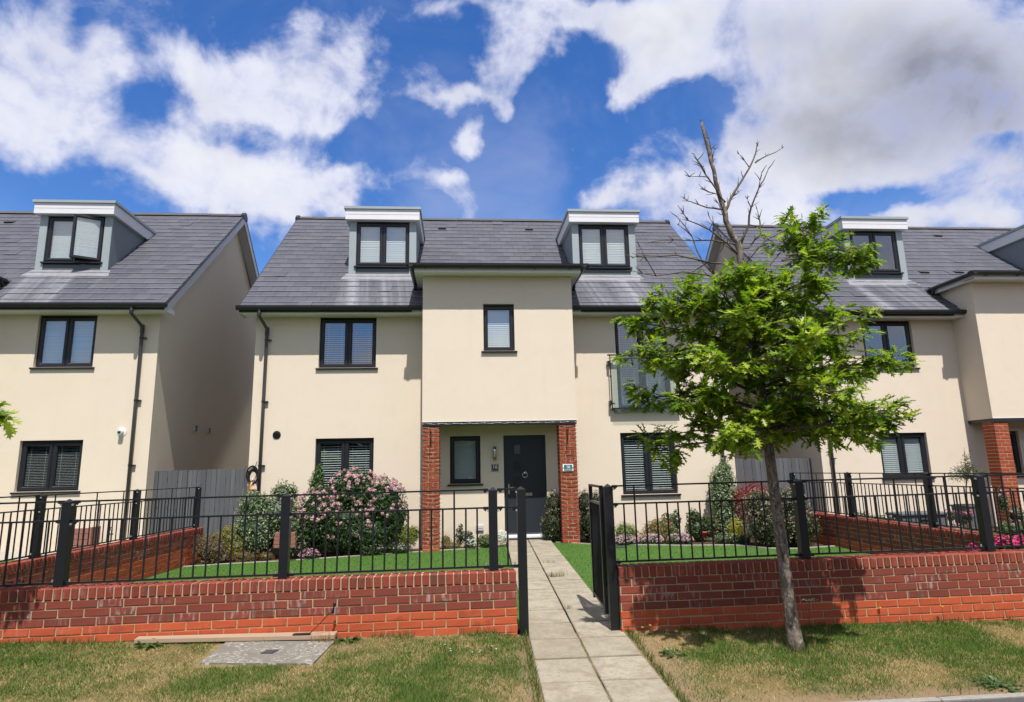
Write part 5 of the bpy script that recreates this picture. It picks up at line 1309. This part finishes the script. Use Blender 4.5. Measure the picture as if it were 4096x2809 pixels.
shrub('white_bedding', 'tiny white flowers at the foot of the variegated column', (5.3, 6.3, 0), [(5.25, 6.3, .06, .3, .12, .13), (5.55, 6.2, .05, .2, .1, .12)], 700, .032, .016, ((.08, .12, .04), (.12, .16, .06)), cat='flowers', stems=0, flowers=dict(n=45, r=.013, petals=6, cols=((.8, .8, .78),), zmin=0))
shrub('flowering_hebe', 'large dark evergreen bush with cream tips in the right corner of the garden', (5.95, 5.6, 0), [(5.85, 5.6, .38, .50, .5, .48), (5.75, 5.7, .72, .36, .4, .34), (6.2, 5.55, .74, .38, .4, .36), (6.3, 5.5, .35, .42, .45, .42)], 7500, .046, .017, HEB, tips=((.34, .25, .18), .36), flowers=dict(n=330, r=.018, petals=6, cols=((.62, .46, .42), (.70, .62, .58)), zmin=-.6))
shrub('red_acer', 'dark red leafed shrub behind the cream-tipped bush by the fence', (6.2, 7.0, 0), [(6.05, 7.0, .86, .34, .25, .24), (6.35, 7.05, .94, .28, .2, .2), (6.0, 6.95, .6, .25, .2, .35)], 1700, .055, .018, ((.30, .025, .03), (.40, .04, .05), (.20, .02, .025)), spikes=12)
pot = thing('flower_pot', 'small red pot hanging in the fuchsia bush', 'pot', (4.93, 6.60, .09))
mb = MB(); mb.tube([(4.93, 6.60, .09), (4.93, 6.60, .17), (4.93, 6.60, .175), (4.93, 6.60, .20)], [.045, .062, .07, .07], 12); mb.build('body', MT['terracotta'], pot, smooth=True)
mb = MB(); mb.tube([(4.93, 6.6, .195), (4.93, 6.6, .204)], [.06, .055], 12); mb.build('soil', MT['soil'], pot)
bb = thing('plank_box', 'red-brown wooden box of stacked planks on a short post beneath the shrubs', 'garden box', (-3.3, 6.35, -.1))
for i in range(4):
    mb = MB(); w_ = (.185, .195, .20, .20)[i]; z = .405-i*.0725; mb.bbox(-3.30, 6.35, z, w_*2, .10, .070, .012 if i == 3 else .004); mb.build('plank', MT['brownwood'], bb)
mb = MB(); mb.box(-3.36, -3.24, 6.33, 6.39, -.11, .155); mb.build('post', MT['brownwood'], bb)
dg = thing('drain_grate', 'dark drain grate set in the right lawn behind the gate post', 'grate', (3.02, 6.05, .0))
for i in range(7):
    mb = MB(); mb.box(2.88, 3.16, 5.95+i*.034, 5.97+i*.034, .012, .026); mb.build('grate_bar', MT['grate'], dg)
mb = MB(); mb.box(2.87, 3.17, 5.93, 6.19, .002, .010); mb.build('tray', MT['deck'], dg)
# ---- right neighbour's garden
st = thing('storage_box', 'long grey plastic storage box under the right neighbour\'s window', 'storage box', (9.55, 6.6, -.02))
mb = MB(); mb.bbox(9.55, 6.6, .19, 1.02, .45, .42, .02); mb.build('body', MT['planter'], st)
mb = MB(); mb.bbox(9.55, 6.59, .435, 1.08, .50, .06, .015); mb.build('lid', MT['planter'], st)
mb = MB(); mb.bbox(9.55, 6.36, .33, .26, .03, .04, .01); mb.build('handle', MT['deck'], st)
pl = thing('tall_planter', 'tall dark grey planter holding the olive tree', 'planter', (10.5, 6.35, 0))
mb = MB(); mb.hexa([(10.34, 6.19, 0), (10.66, 6.19, 0), (10.66, 6.51, 0), (10.34, 6.51, 0), (10.30, 6.15, .57), (10.70, 6.15, .57), (10.70, 6.55, .57), (10.30, 6.55, .57)]); mb.build('body', MT['planter'], pl)
mb = MB(); mb.box(10.285, 10.715, 6.135, 6.565, .57, .60); mb.build('rim', MT['planter'], pl)
mb = MB(); mb.box(10.33, 10.67, 6.18, 6.52, .60, .61); mb.build('soil', MT['soil'], pl)
OLV = ((.10, .125, .07), (.15, .17, .10), (.07, .09, .05), (.20, .21, .14))
ot = thing('olive_tree', 'small olive tree with airy grey green crown in the right neighbour\'s garden', 'tree', (10.55, 6.35, .6))
mb = MB(); mb.tube([(10.5, 6.35, .6), (10.53, 6.35, .9), (10.58, 6.35, 1.15)], [.018, .015, .012], 6)
tips_ = []
for i in range(30):
    d_ = rdir(); d_.z = abs(d_.z)*.7+.05; e_ = Vector((10.62, 6.35, 1.12))+Vector((d_.x*.42, d_.y*.35, d_.z*.38)); mb.tube([(10.58, 6.35, 1.12), tuple((Vector((10.58, 6.35, 1.12))+e_)/2+Vector((0, 0, .03))), tuple(e_)], [.006, .004, .002], 4); tips_.append(e_)
mb.tube([(10.58, 6.35, 1.12), (10.60, 6.35, 1.45), (10.63, 6.35, 1.78)], [.008, .005, .002], 4)
mb.build('trunk', MT['stem'], ot)
mb = MB(); mb.usecol = True
for e_ in tips_+[Vector((10.60+.012*q, 6.35, 1.25+.06*q)) for q in range(9)]:
    for q in range(26):
        p_ = e_+rdir()*.10*RL.random()**.5+(Vector((10.58, 6.35, 1.12))-e_)*RL.random()*.45; leafcard(mb, p_, rdir()+Vector((0, 0, .4)), .065, .014, RL.choice(OLV), 0)
mb.build('crown', MT['leaf'], ot)
shrub('red_valerian', 'airy valerian with pink heads in front of the storage box', (9.95, 5.9, .0), [(9.9, 5.9, .12, .35, .25, .16), (9.75, 5.9, .42, .1, .1, .12), (10.1, 5.9, .4, .12, .1, .12)], 600, .05, .02, ((.11, .15, .07), (.16, .19, .1)), cat='flowers', flowers=dict(n=26, r=.035, petals=10, cols=((.62, .10, .28), (.7, .25, .4)), zmin=.3), stems=8)
shrub('red_valerian', 'leafy valerian with pale pink heads beside the right neighbour\'s pillar', (11.1, 5.9, .0), [(11.1, 5.9, .12, .4, .3, .18), (11.15, 5.9, .42, .15, .15, .18), (11.0, 6.0, .7, .1, .1, .25)], 900, .06, .025, ((.09, .14, .05), (.14, .18, .08)), cat='flowers', flowers=dict(n=16, r=.035, petals=10, cols=((.62, .25, .4), (.7, .45, .5)), zmin=.2), stems=8)
shrub('trailing_flowers', 'white and pale flowers trailing over the right side wall by the fence', (8.0, 6.0, .1), [(7.9, 6.0, .35, .3, .2, .22), (8.4, 6.1, .3, .35, .2, .18)], 800, .045, .02, ((.08, .13, .04), (.14, .18, .08)), cat='flowers', flowers=dict(n=40, r=.02, petals=7, cols=((.75, .68, .7), (.65, .3, .5)), zmin=0), stems=3)
shrub('low_planting', 'green low planting along the far side of the right side wall', (8.6, 3.5, 0), [(7.6, 4.6, .12, .4, .6, .28), (8.6, 4.0, .1, .8, .8, .2), (9.6, 3.2, .1, .8, .7, .2)], 1400, .06, .022, ((.07, .12, .04), (.11, .16, .06)), stems=0)
shrub('pink_hydrangea', 'vivid pink flower mound behind the front railing at the far right', (6.0, .55, .2), [(5.62, .42, .50, .13, .1, .06), (6.05, .45, .55, .17, .12, .09), (6.35, .5, .56, .2, .12, .10), (6.0, .6, .30, .5, .2, .2)], 700, .05, .03, ((.07, .12, .03), (.10, .15, .04)), cat='flowers', flowers=dict(n=75, r=.034, petals=16, cols=((.72, .05, .22), (.8, .12, .32), (.62, .04, .2)), zmin=.1, first=3))
shrub('purple_bedding', 'dark pink flower clump behind the front railing at the far left', (-4.05, .5, .2), [(-4.32, .5, .46, .12, .10, .06)], 120, .04, .02, ((.06, .10, .03),), cat='flowers', flowers=dict(n=14, r=.026, petals=12, cols=((.22, .03, .10), (.28, .04, .13)), zmin=.0))
# ---- left neighbour's front
lb = thing('wall_planter', 'pale red-brown slatted box standing by the left neighbour\'s wall', 'garden box', (-7.35, 7.2, .1))
for i in range(4):
    mb = MB(); z = .14+i*.108; mb.box(-7.55, -7.24, 7.10, 7.13, z, z+.10); mb.build('slat', MT['brownwood'], lb)
mb = MB(); mb.box(-7.24, -7.20, 7.08, 7.40, .1, .58); mb.build('side_panel', MT['brownwood'], lb)
mb = MB(); mb.box(-7.55, -7.24, 7.14, 7.40, .1, .55); mb.build('body', MT['brownwood'], lb)
tp = thing('garden_tap', 'small metal outside tap beside the slatted box', 'tap', (-7.1, F, .46))
mb = MB(); mb.tube([(-7.08, F, .48), (-7.08, F-.12, .48), (-7.08, F-.14, .42)], .014, 8); mb.build('spout', MT['steel_dull'], tp)
mb = MB(); mb.tube([(-7.08, F-.07, .48), (-7.08, F-.07, .53)], .01, 6); mb.box(-7.12, -7.04, F-.076, F-.064, .53, .545); mb.build('lever', MT['grate'], tp)
# ------------------------------------------------------------------ street tree: young red oak with a dead bare leader
RT = random.Random(5)
OUT = [(0, 0), (.04, .07), (.22, .15), (.09, .20), (.13, .27), (.44, .40), (.16, .37), (.13, .46), (.20, .53), (.50, .70), (.22, .63), (.14, .70), (.32, .90), (.12, .83), (0, 1.0)]
def leaf_shape():
    pts = [(a*.62, b) for a, b in OUT]
    rt = pts; lf = [(-a, b) for a, b in pts[1:-1]]
    spine = [.0, .2, .4, .6, .8, 1.0]
    vs = [(a, b, .06*abs(a)/.3-.10*b*b) for a, b in rt]+[(a, b, .06*abs(a)/.3-.10*b*b) for a, b in lf]
    n = len(rt); m_ = len(lf)
    fs = []
    mid = len(vs); mids = []
    for y in (.14, .30, .46, .62, .80): vs.append((0, y, -.10*y*y-.012)); mids.append(len(vs)-1)
    M_ = [0]+mids+[n-1]
    # right half: fan outline points to the nearest spine vertex
    def half(idx):
        ys = [vs[i][1] for i in M_]
        near = [min(range(len(M_)), key=lambda q: abs(ys[q]-vs[i][1]+.06)) for i in idx]
        cur = 0
        out = []
        for k_ in range(len(idx)-1):
            a, b = idx[k_], idx[k_+1]; tgt = max(cur, near[k_])
            while cur < tgt: out.append((M_[cur], a, M_[cur+1])); cur += 1
            if M_[cur] not in (a, b): out.append((M_[cur], a, b))
        while cur < len(M_)-1:
            if idx[-1] not in (M_[cur], M_[cur+1]): out.append((M_[cur], idx[-1], M_[cur+1]))
            cur += 1
        return out
    fs += half(list(range(0, n)))
    fs += [(a, c, b) for (a, b, c) in half([0]+list(range(n, n+m_))+[n-1])]
    return vs, fs
LV, LF = leaf_shape()
me_ = bpy.data.meshes.new('leaf'); me_.from_pydata([(a, b, c) for a, b, c in LV], [], LF); me_.materials.append(MT['oakobj']); me_.update(); LEAFM = me_
OAKC = ((.15, .25, .022), (.195, .305, .026), (.25, .365, .032), (.32, .42, .04), (.095, .18, .018), (.40, .46, .05))
def oak(label, base, trunk, trunk_r, limbs, dead, fil=None, near=300, nl=(7, 10)):
    th = thing('oak_tree', label, 'tree', base)
    mb = MB(); pts = [Vector(q) for q in trunk]
    # thicken and roughen the trunk outline
    mb.tube([tuple(q) for q in pts], trunk_r, 14); mb.build('trunk', MT['bark'], th, smooth=True)
    br = MB(); twigs = []
    for (a, b, r0, *ff) in limbs:
        a, b = Vector(a), Vector(b); L = (b-a).length
        c1 = a+(b-a)*.35+Vector((RT.uniform(-.05, .05), RT.uniform(-.05, .05), .06*L)); c2 = a+(b-a)*.7+Vector((RT.uniform(-.05, .05), RT.uniform(-.05, .05), .05*L))
        br.tube([tuple(a), tuple(c1), tuple(c2), tuple(b)], [r0, r0*.7, r0*.45, .004], 6)
        n = max(5, int(L*15))
        for i in range(n):
            f0 = ff[0] if ff else .22; f = f0+(1-f0)*(i+RT.random()*.6)/n
            p0 = a+(c1-a)*(f/.35) if f < .35 else (c1+(c2-c1)*((f-.35)/.35) if f < .7 else c2+(b-c2)*min(1, (f-.7)/.3))
            d_ = (b-a).normalized()*.5+Vector((RT.uniform(-1, 1), RT.uniform(-1, 1), RT.uniform(-.5, .75)))
            d_.normalize(); l_ = RT.uniform(.12, .34)*(1.15-.4*f)
            p1 = p0+d_*l_
            br.tube([tuple(p0), tuple((p0+p1)/2+Vector((0, 0, .02))), tuple(p1)], [.005, .004, .002], 4); twigs.append((p1, d_)); twigs.append((p0+(p1-p0)*.55, d_))
        twigs.append((b, (b-a).normalized()))
    br.build('branches', MT['twig'], th)
    known = []
    for k_, q in enumerate(dead):
        db = MB(); r0, r1 = q[1]; n = len(q[0]); yy = q[2]
        y0 = base[1]
        if known:      # spring from the branch it grows out of
            y0 = min(known, key=lambda w_: (w_[0]-q[0][0][0])**2+(w_[2]-q[0][0][1])**2)[1]
        P_ = [(x, y0+yy*(i/(n-1)), z) for i, (x, z) in enumerate(q[0])]
        # add small kinks
        P2 = []
        for i in range(n-1):
            P2.append(P_[i]); P2.append(tuple((P_[i][j]+P_[i+1][j])/2+RT.uniform(-.008, .008) for j in range(3)))
        P2.append(P_[-1]); m_ = len(P2)
        for (c0, c1) in zip(P2, P2[1:]): known += [c0, tuple((c0[j]+c1[j])/2 for j in range(3))]
        db.tube(P2, [r0+(r1-r0)*i/(m_-1) for i in range(m_)], 7)
        if r0 < .02:
            for i in range(int(m_*1.6)):
                j = RT.randrange(1, m_); s_ = Vector(P2[j]); d_ = (Vector(P2[j])-Vector(P2[j-1])).normalized()+Vector((RT.uniform(-1, 1), RT.uniform(-.6, .6), RT.uniform(-.3, .9))); d_.normalize()
                e_ = s_+d_*RT.uniform(.02, .11); db.tube([tuple(s_), tuple((s_+e_)/2+Vector((RT.uniform(-.006, .006), 0, RT.uniform(-.006, .006)))), tuple(e_)], [.0045, .0035, .002], 4)
        db.build('dead_branch', MT['bark'] if r0 > .02 else MT['twig'], th, smooth=True)
    leaves = []
    for (p_, d_) in twigs:
        for q in range(RT.randint(*nl)):
            dd = (d_*.5+Vector((RT.uniform(-1, 1), RT.uniform(-1, 1), RT.uniform(-.75, .35)))).normalized()
            up = Vector((RT.uniform(-.5, .5), RT.uniform(-.9, .2), 1.0)).normalized()
            s_ = RT.uniform(.075, .150)
            y = dd; z = (up-up.dot(y)*y).normalized(); x = y.cross(z)
            Mx = Matrix((x, y, z)).transposed()
            pp = p_+Vector((RT.uniform(-.035, .035), RT.uniform(-.035, .035), RT.uniform(-.03, .03)))
            if fil and not fil(pp): continue
            leaves.append((pp, Mx, s_))
    # nearest, most visible leaves are objects; the rest one crown mesh
    order = sorted(range(len(leaves)), key=lambda i: (leaves[i][0]-CAMLOC).length-.6*leaves[i][2])
    def vis(i):
        q = project(leaves[i][0]); return q and 0 < q[0] < 1024 and 0 < q[1] < 702
    nearset = set([i for i in order if vis(i)][:near])
    cm = MB(); cm.usecol = True
    for i, (pp, Mx, s_) in enumerate(leaves):
        if i in nearset: continue
        k_ = RT.uniform(.8, 1.2); cm.cc = tuple(x*k_ for x in RT.choice(OAKC))
        cm.add([pp+Mx @ (Vector(v_)*s_) for v_ in LV], LF)
    cr = cm.build('crown', MT['oak'], th, kind='stuff', smooth=True)
    for i in nearset:
        pp, Mx, s_ = leaves[i]; ob = put(bpy.data.objects.new('leaf', LEAFM), cr, pp); ob.rotation_euler = Mx.to_euler(); ob.scale = (s_, s_, s_)
    return th, len(leaves)
TY = -.68
tr = [(2.905, TY, -.12), (2.90, TY, -.02), (2.885, TY, .25), (2.868, TY, .70), (2.850, TY, 1.15), (2.835, TY, 1.55), (2.822, TY, 1.95), (2.80, TY, 2.5), (2.765, TY, 3.0), (2.74, TY, 3.26)]
trr = [.085, .067, .056, .051, .048, .045, .043, .040, .037, .036]
limbs = []
def limb(z, dx_, dy_, dz_, r=.018):
    x = lerp_tab([(q[2], q[0]) for q in tr], z); limbs.append(((x, TY, z), (x+dx_*(.95 if dx_ < 0 else .87), TY+dy_*.87, z+dz_), r))
for (z, dx_, dy_, dz_) in (
    (1.66, -1.05, .15, -.02), (1.68, 1.15, .10, .02), (1.74, -.55, -.75, .02), (1.74, .55, -.85, .04), (1.70, .1, .9, .05), (1.72, -.7, .8, .1), (1.75, .8, .7, .1),
    (1.85, 1.30, -.25, .06), (1.90, -.95, -.45, .12), (1.95, .25, -1.05, .10), (1.98, -.3, 1.0, .15), (2.0, .9, .8, .15), (2.0, -1.15, .35, .15),
    (2.12, -1.35, -.15, .36), (2.15, 1.25, .15, .18), (2.2, 1.0, -.75, .10), (2.2, -.75, -.85, .15), (2.25, -.05, -1.1, .18), (2.28, .5, 1.0, .2), (2.3, -.8, .8, .25),
    (2.45, -1.15, .1, .40), (2.45, 1.0, .2, .20), (2.5, .7, -.8, .2), (2.5, -.45, -.85, .25), (2.55, .1, .95, .25), (2.6, -.95, -.3, .35), (2.6, 1.0, -.2, .05),
    (2.75, -.65, .35, .38), (2.75, .65, .1, .25), (2.8, .35, -.6, .30), (2.8, -.3, -.55, .30), (2.85, -.9, .1, .22), (2.9, .1, .55, .25), (2.95, -.2, -.2, .22),
    (3.0, .35, .15, .22), (3.0, .2, .1, .2), (2.7, .6, -.4, .35), (2.7, .3, -.6, .4), (2.65, -.5, -.4, .42), (2.4, -.6, .5, .3), (2.1, .3, -.5, .2), (2.3, .5, -.45, .25), (2.4, -.3, -.5, .25), (1.8, -.4, -.4, .15), (1.8, .5, -.4, .1), (1.75, .9, -.5, .02)):
    limb(z, dx_, dy_, dz_, .017 if z < 2.7 else .013)
limbs += [((2.76, TY, 3.05), (3.52, TY+.05, 3.84), .014, .58), ((3.15, TY, 3.45), (4.02, TY+.05, 3.40), .010, .12), ((3.2, TY, 3.5), (3.75, TY-.2, 3.46), .009, .3), ((3.15, TY, 3.45), (3.60, TY+.2, 3.62), .008, .2)]
DEAD = [
 (((2.74,3.22),(2.73,3.49),(2.72,3.64),(2.66,3.72),(2.62,3.85),(2.62,3.95),(2.59,4.05),(2.55,4.27),(2.52,4.48),(2.49,4.69),(2.46,4.90)),(.037,.014),.0),
 (((2.62,3.95),(2.69,4.08),(2.80,4.24),(2.96,4.47),(3.06,4.66),(3.10,4.77)),(.015,.005),.15),(((3.03,4.53),(3.21,4.66),(3.45,4.81)),(.008,.003),.2),(((2.96,4.47),(2.86,4.62)),(.006,.002),.0),
 (((2.63,4.05),(2.54,4.14),(2.41,4.29),(2.29,4.48)),(.011,.004),-.15),(((2.41,4.29),(2.26,4.34)),(.006,.002),-.2),(((2.44,4.27),(2.21,4.22)),(.006,.002),-.1),
 (((2.74,3.60),(2.83,3.80),(2.85,3.96),(2.93,4.15),(3.03,4.34)),(.014,.004),-.15),(((2.93,4.15),(2.92,4.26)),(.005,.002),-.1),
 (((2.73,3.49),(2.59,3.60),(2.40,3.72),(2.18,3.79),(2.07,3.92)),(.012,.003),-.2),(((2.60,3.97),(2.47,4.02),(2.34,4.11),(2.30,4.17)),(.009,.003),.2),
 (((2.73,3.41),(2.42,3.44),(2.13,3.53),(1.83,3.54),(1.73,3.54)),(.012,.003),.2),(((2.72,3.20),(2.57,3.25),(2.41,3.46),(2.34,3.76),(2.22,4.00)),(.013,.004),.25),
 (((2.74,3.22),(2.57,3.22),(2.33,3.26),(2.08,3.27),(1.80,3.21),(1.55,3.24)),(.013,.003),-.3),(((1.80,3.21),(1.57,3.38)),(.005,.002),-.3),
 (((2.73,3.55),(2.86,3.60),(3.03,3.77),(3.05,4.09)),(.011,.003),.2),(((2.61,3.92),(2.57,3.89),(2.51,3.99)),(.006,.002),-.1),(((2.71,3.61),(2.44,3.64),(2.23,3.62),(1.87,3.60)),(.010,.003),-.1),
 (((2.51,4.46),(2.59,4.64)),(.006,.002),.05),(((2.52,4.47),(2.56,4.51),(2.55,4.76),(2.50,4.98)),(.008,.003),.1),(((2.75,3.37),(2.78,3.43),(2.93,3.60),(3.10,3.68)),(.009,.003),-.2),
 (((2.42,3.44),(2.19,3.30),(2.17,3.12)),(.006,.002),.2),(((2.85,3.96),(2.77,4.01)),(.005,.002),-.1),(((2.83,3.80),(2.98,3.80),(2.98,4.01)),(.007,.002),.1),(((2.34,3.76),(2.25,3.92),(2.31,4.03)),(.006,.002),.2),
 (((2.69,4.08),(2.78,4.17)),(.006,.003),.0),(((2.57,4.11),(2.48,4.16),(2.41,4.22)),(.006,.002),.1),(((2.73,3.49),(2.60,3.64),(2.58,3.77),(2.52,3.95)),(.009,.003),.15)]
th, nlv = oak('young oak street tree with a bare dead leader above its leafy crown', (2.905, TY, -.09), tr, trr, limbs, DEAD)
print('oak leaves', nlv)
# the next street tree stands outside the picture; only a spray of its leaves comes in at the left edge
tr2 = [(-6.3, -.7, -.05), (-6.3, -.7, .6), (-6.28, -.7, 1.4), (-6.26, -.7, 2.2), (-6.25, -.7, 3.2)]
lim2 = []
for i in range(16):
    a = RT.uniform(0, 2*pi); z = RT.uniform(1.6, 2.7); r = RT.uniform(.6, 1.0)
    lim2.append(((-6.26, -.7, z), (-6.26+math.cos(a)*r, -.7+math.sin(a)*r, z+RT.uniform(0, .3)), .015))
lim2.append(((-6.27, -.7, 1.85), (-3.86, -.66, 2.02), .017, .3)); lim2.append(((-6.27, -.7, 2.0), (-4.0, -.8, 1.98), .015, .3))
tree2 = oak('oak street tree mostly out of view, one leafy spray showing at the left edge', (-6.3, -.7, .07), tr2, [.09, .07, .06, .05, .03], lim2, [], near=40, nl=(4, 6),
    fil=lambda q: (lambda pr: pr is None or (pr[0] < 9 and 396 < pr[1] < 438) or q.x < -4.5)(project(q)))
# ivy-like weed stalk with a pale flower head beside the trunk
ya = thing('yarrow', 'single pale yarrow flower head on a thin stalk beside the tree trunk', 'weed', (3.10, -.62, -.08))
mb = MB(); mb.tube([(3.09, -.62, -.09), (3.08, -.62, .12), (3.10, -.62, .28)], .003, 5); mb.build('stalk', MT['stem'], ya)
mb = MB(); mb.usecol = True
for i in range(60): leafcard(mb, Vector((3.12+RL.gauss(0, .03), -.62+RL.gauss(0, .02), .29+RL.gauss(0, .006))), Vector((0, 0, 1))+rdir()*.4, .018, .014, RL.choice(((.42, .38, .2), (.5, .46, .28))), 0)
mb.build('flower_head', MT['petal'], ya)

# tree belt across the road, behind the photographer: it shows as dark reflections in the lower windows
bt = MB(); bt.usecol = True; RB_ = random.Random(9)
xb = -42.0
while xb < 46:
    r = RB_.uniform(2.6, 4.2); hgt = RB_.uniform(5.5, 8.5); yb = -34+RB_.uniform(-3, 3)
    for i in range(620):
        d_ = rdir(); pz = hgt*.5+d_.z*hgt*.45
        leafcard(bt, Vector((xb+d_.x*r, yb+d_.y*r, pz)), d_+rdir()*.5, RB_.uniform(1.2, 2.1), RB_.uniform(.9, 1.6), RB_.choice(((.04, .075, .02), (.055, .095, .025), (.03, .06, .018))))
    bt.cc = (.05, .04, .03); bt.tube([(xb, yb, -.5), (xb, yb, hgt*.6)], [.25, .12], 6)
    xb += r*1.35
tag(bt.build('tree_belt', MT['leaf']), 'belt of trees across the road, seen only mirrored in the windows', 'trees', kind='stuff')
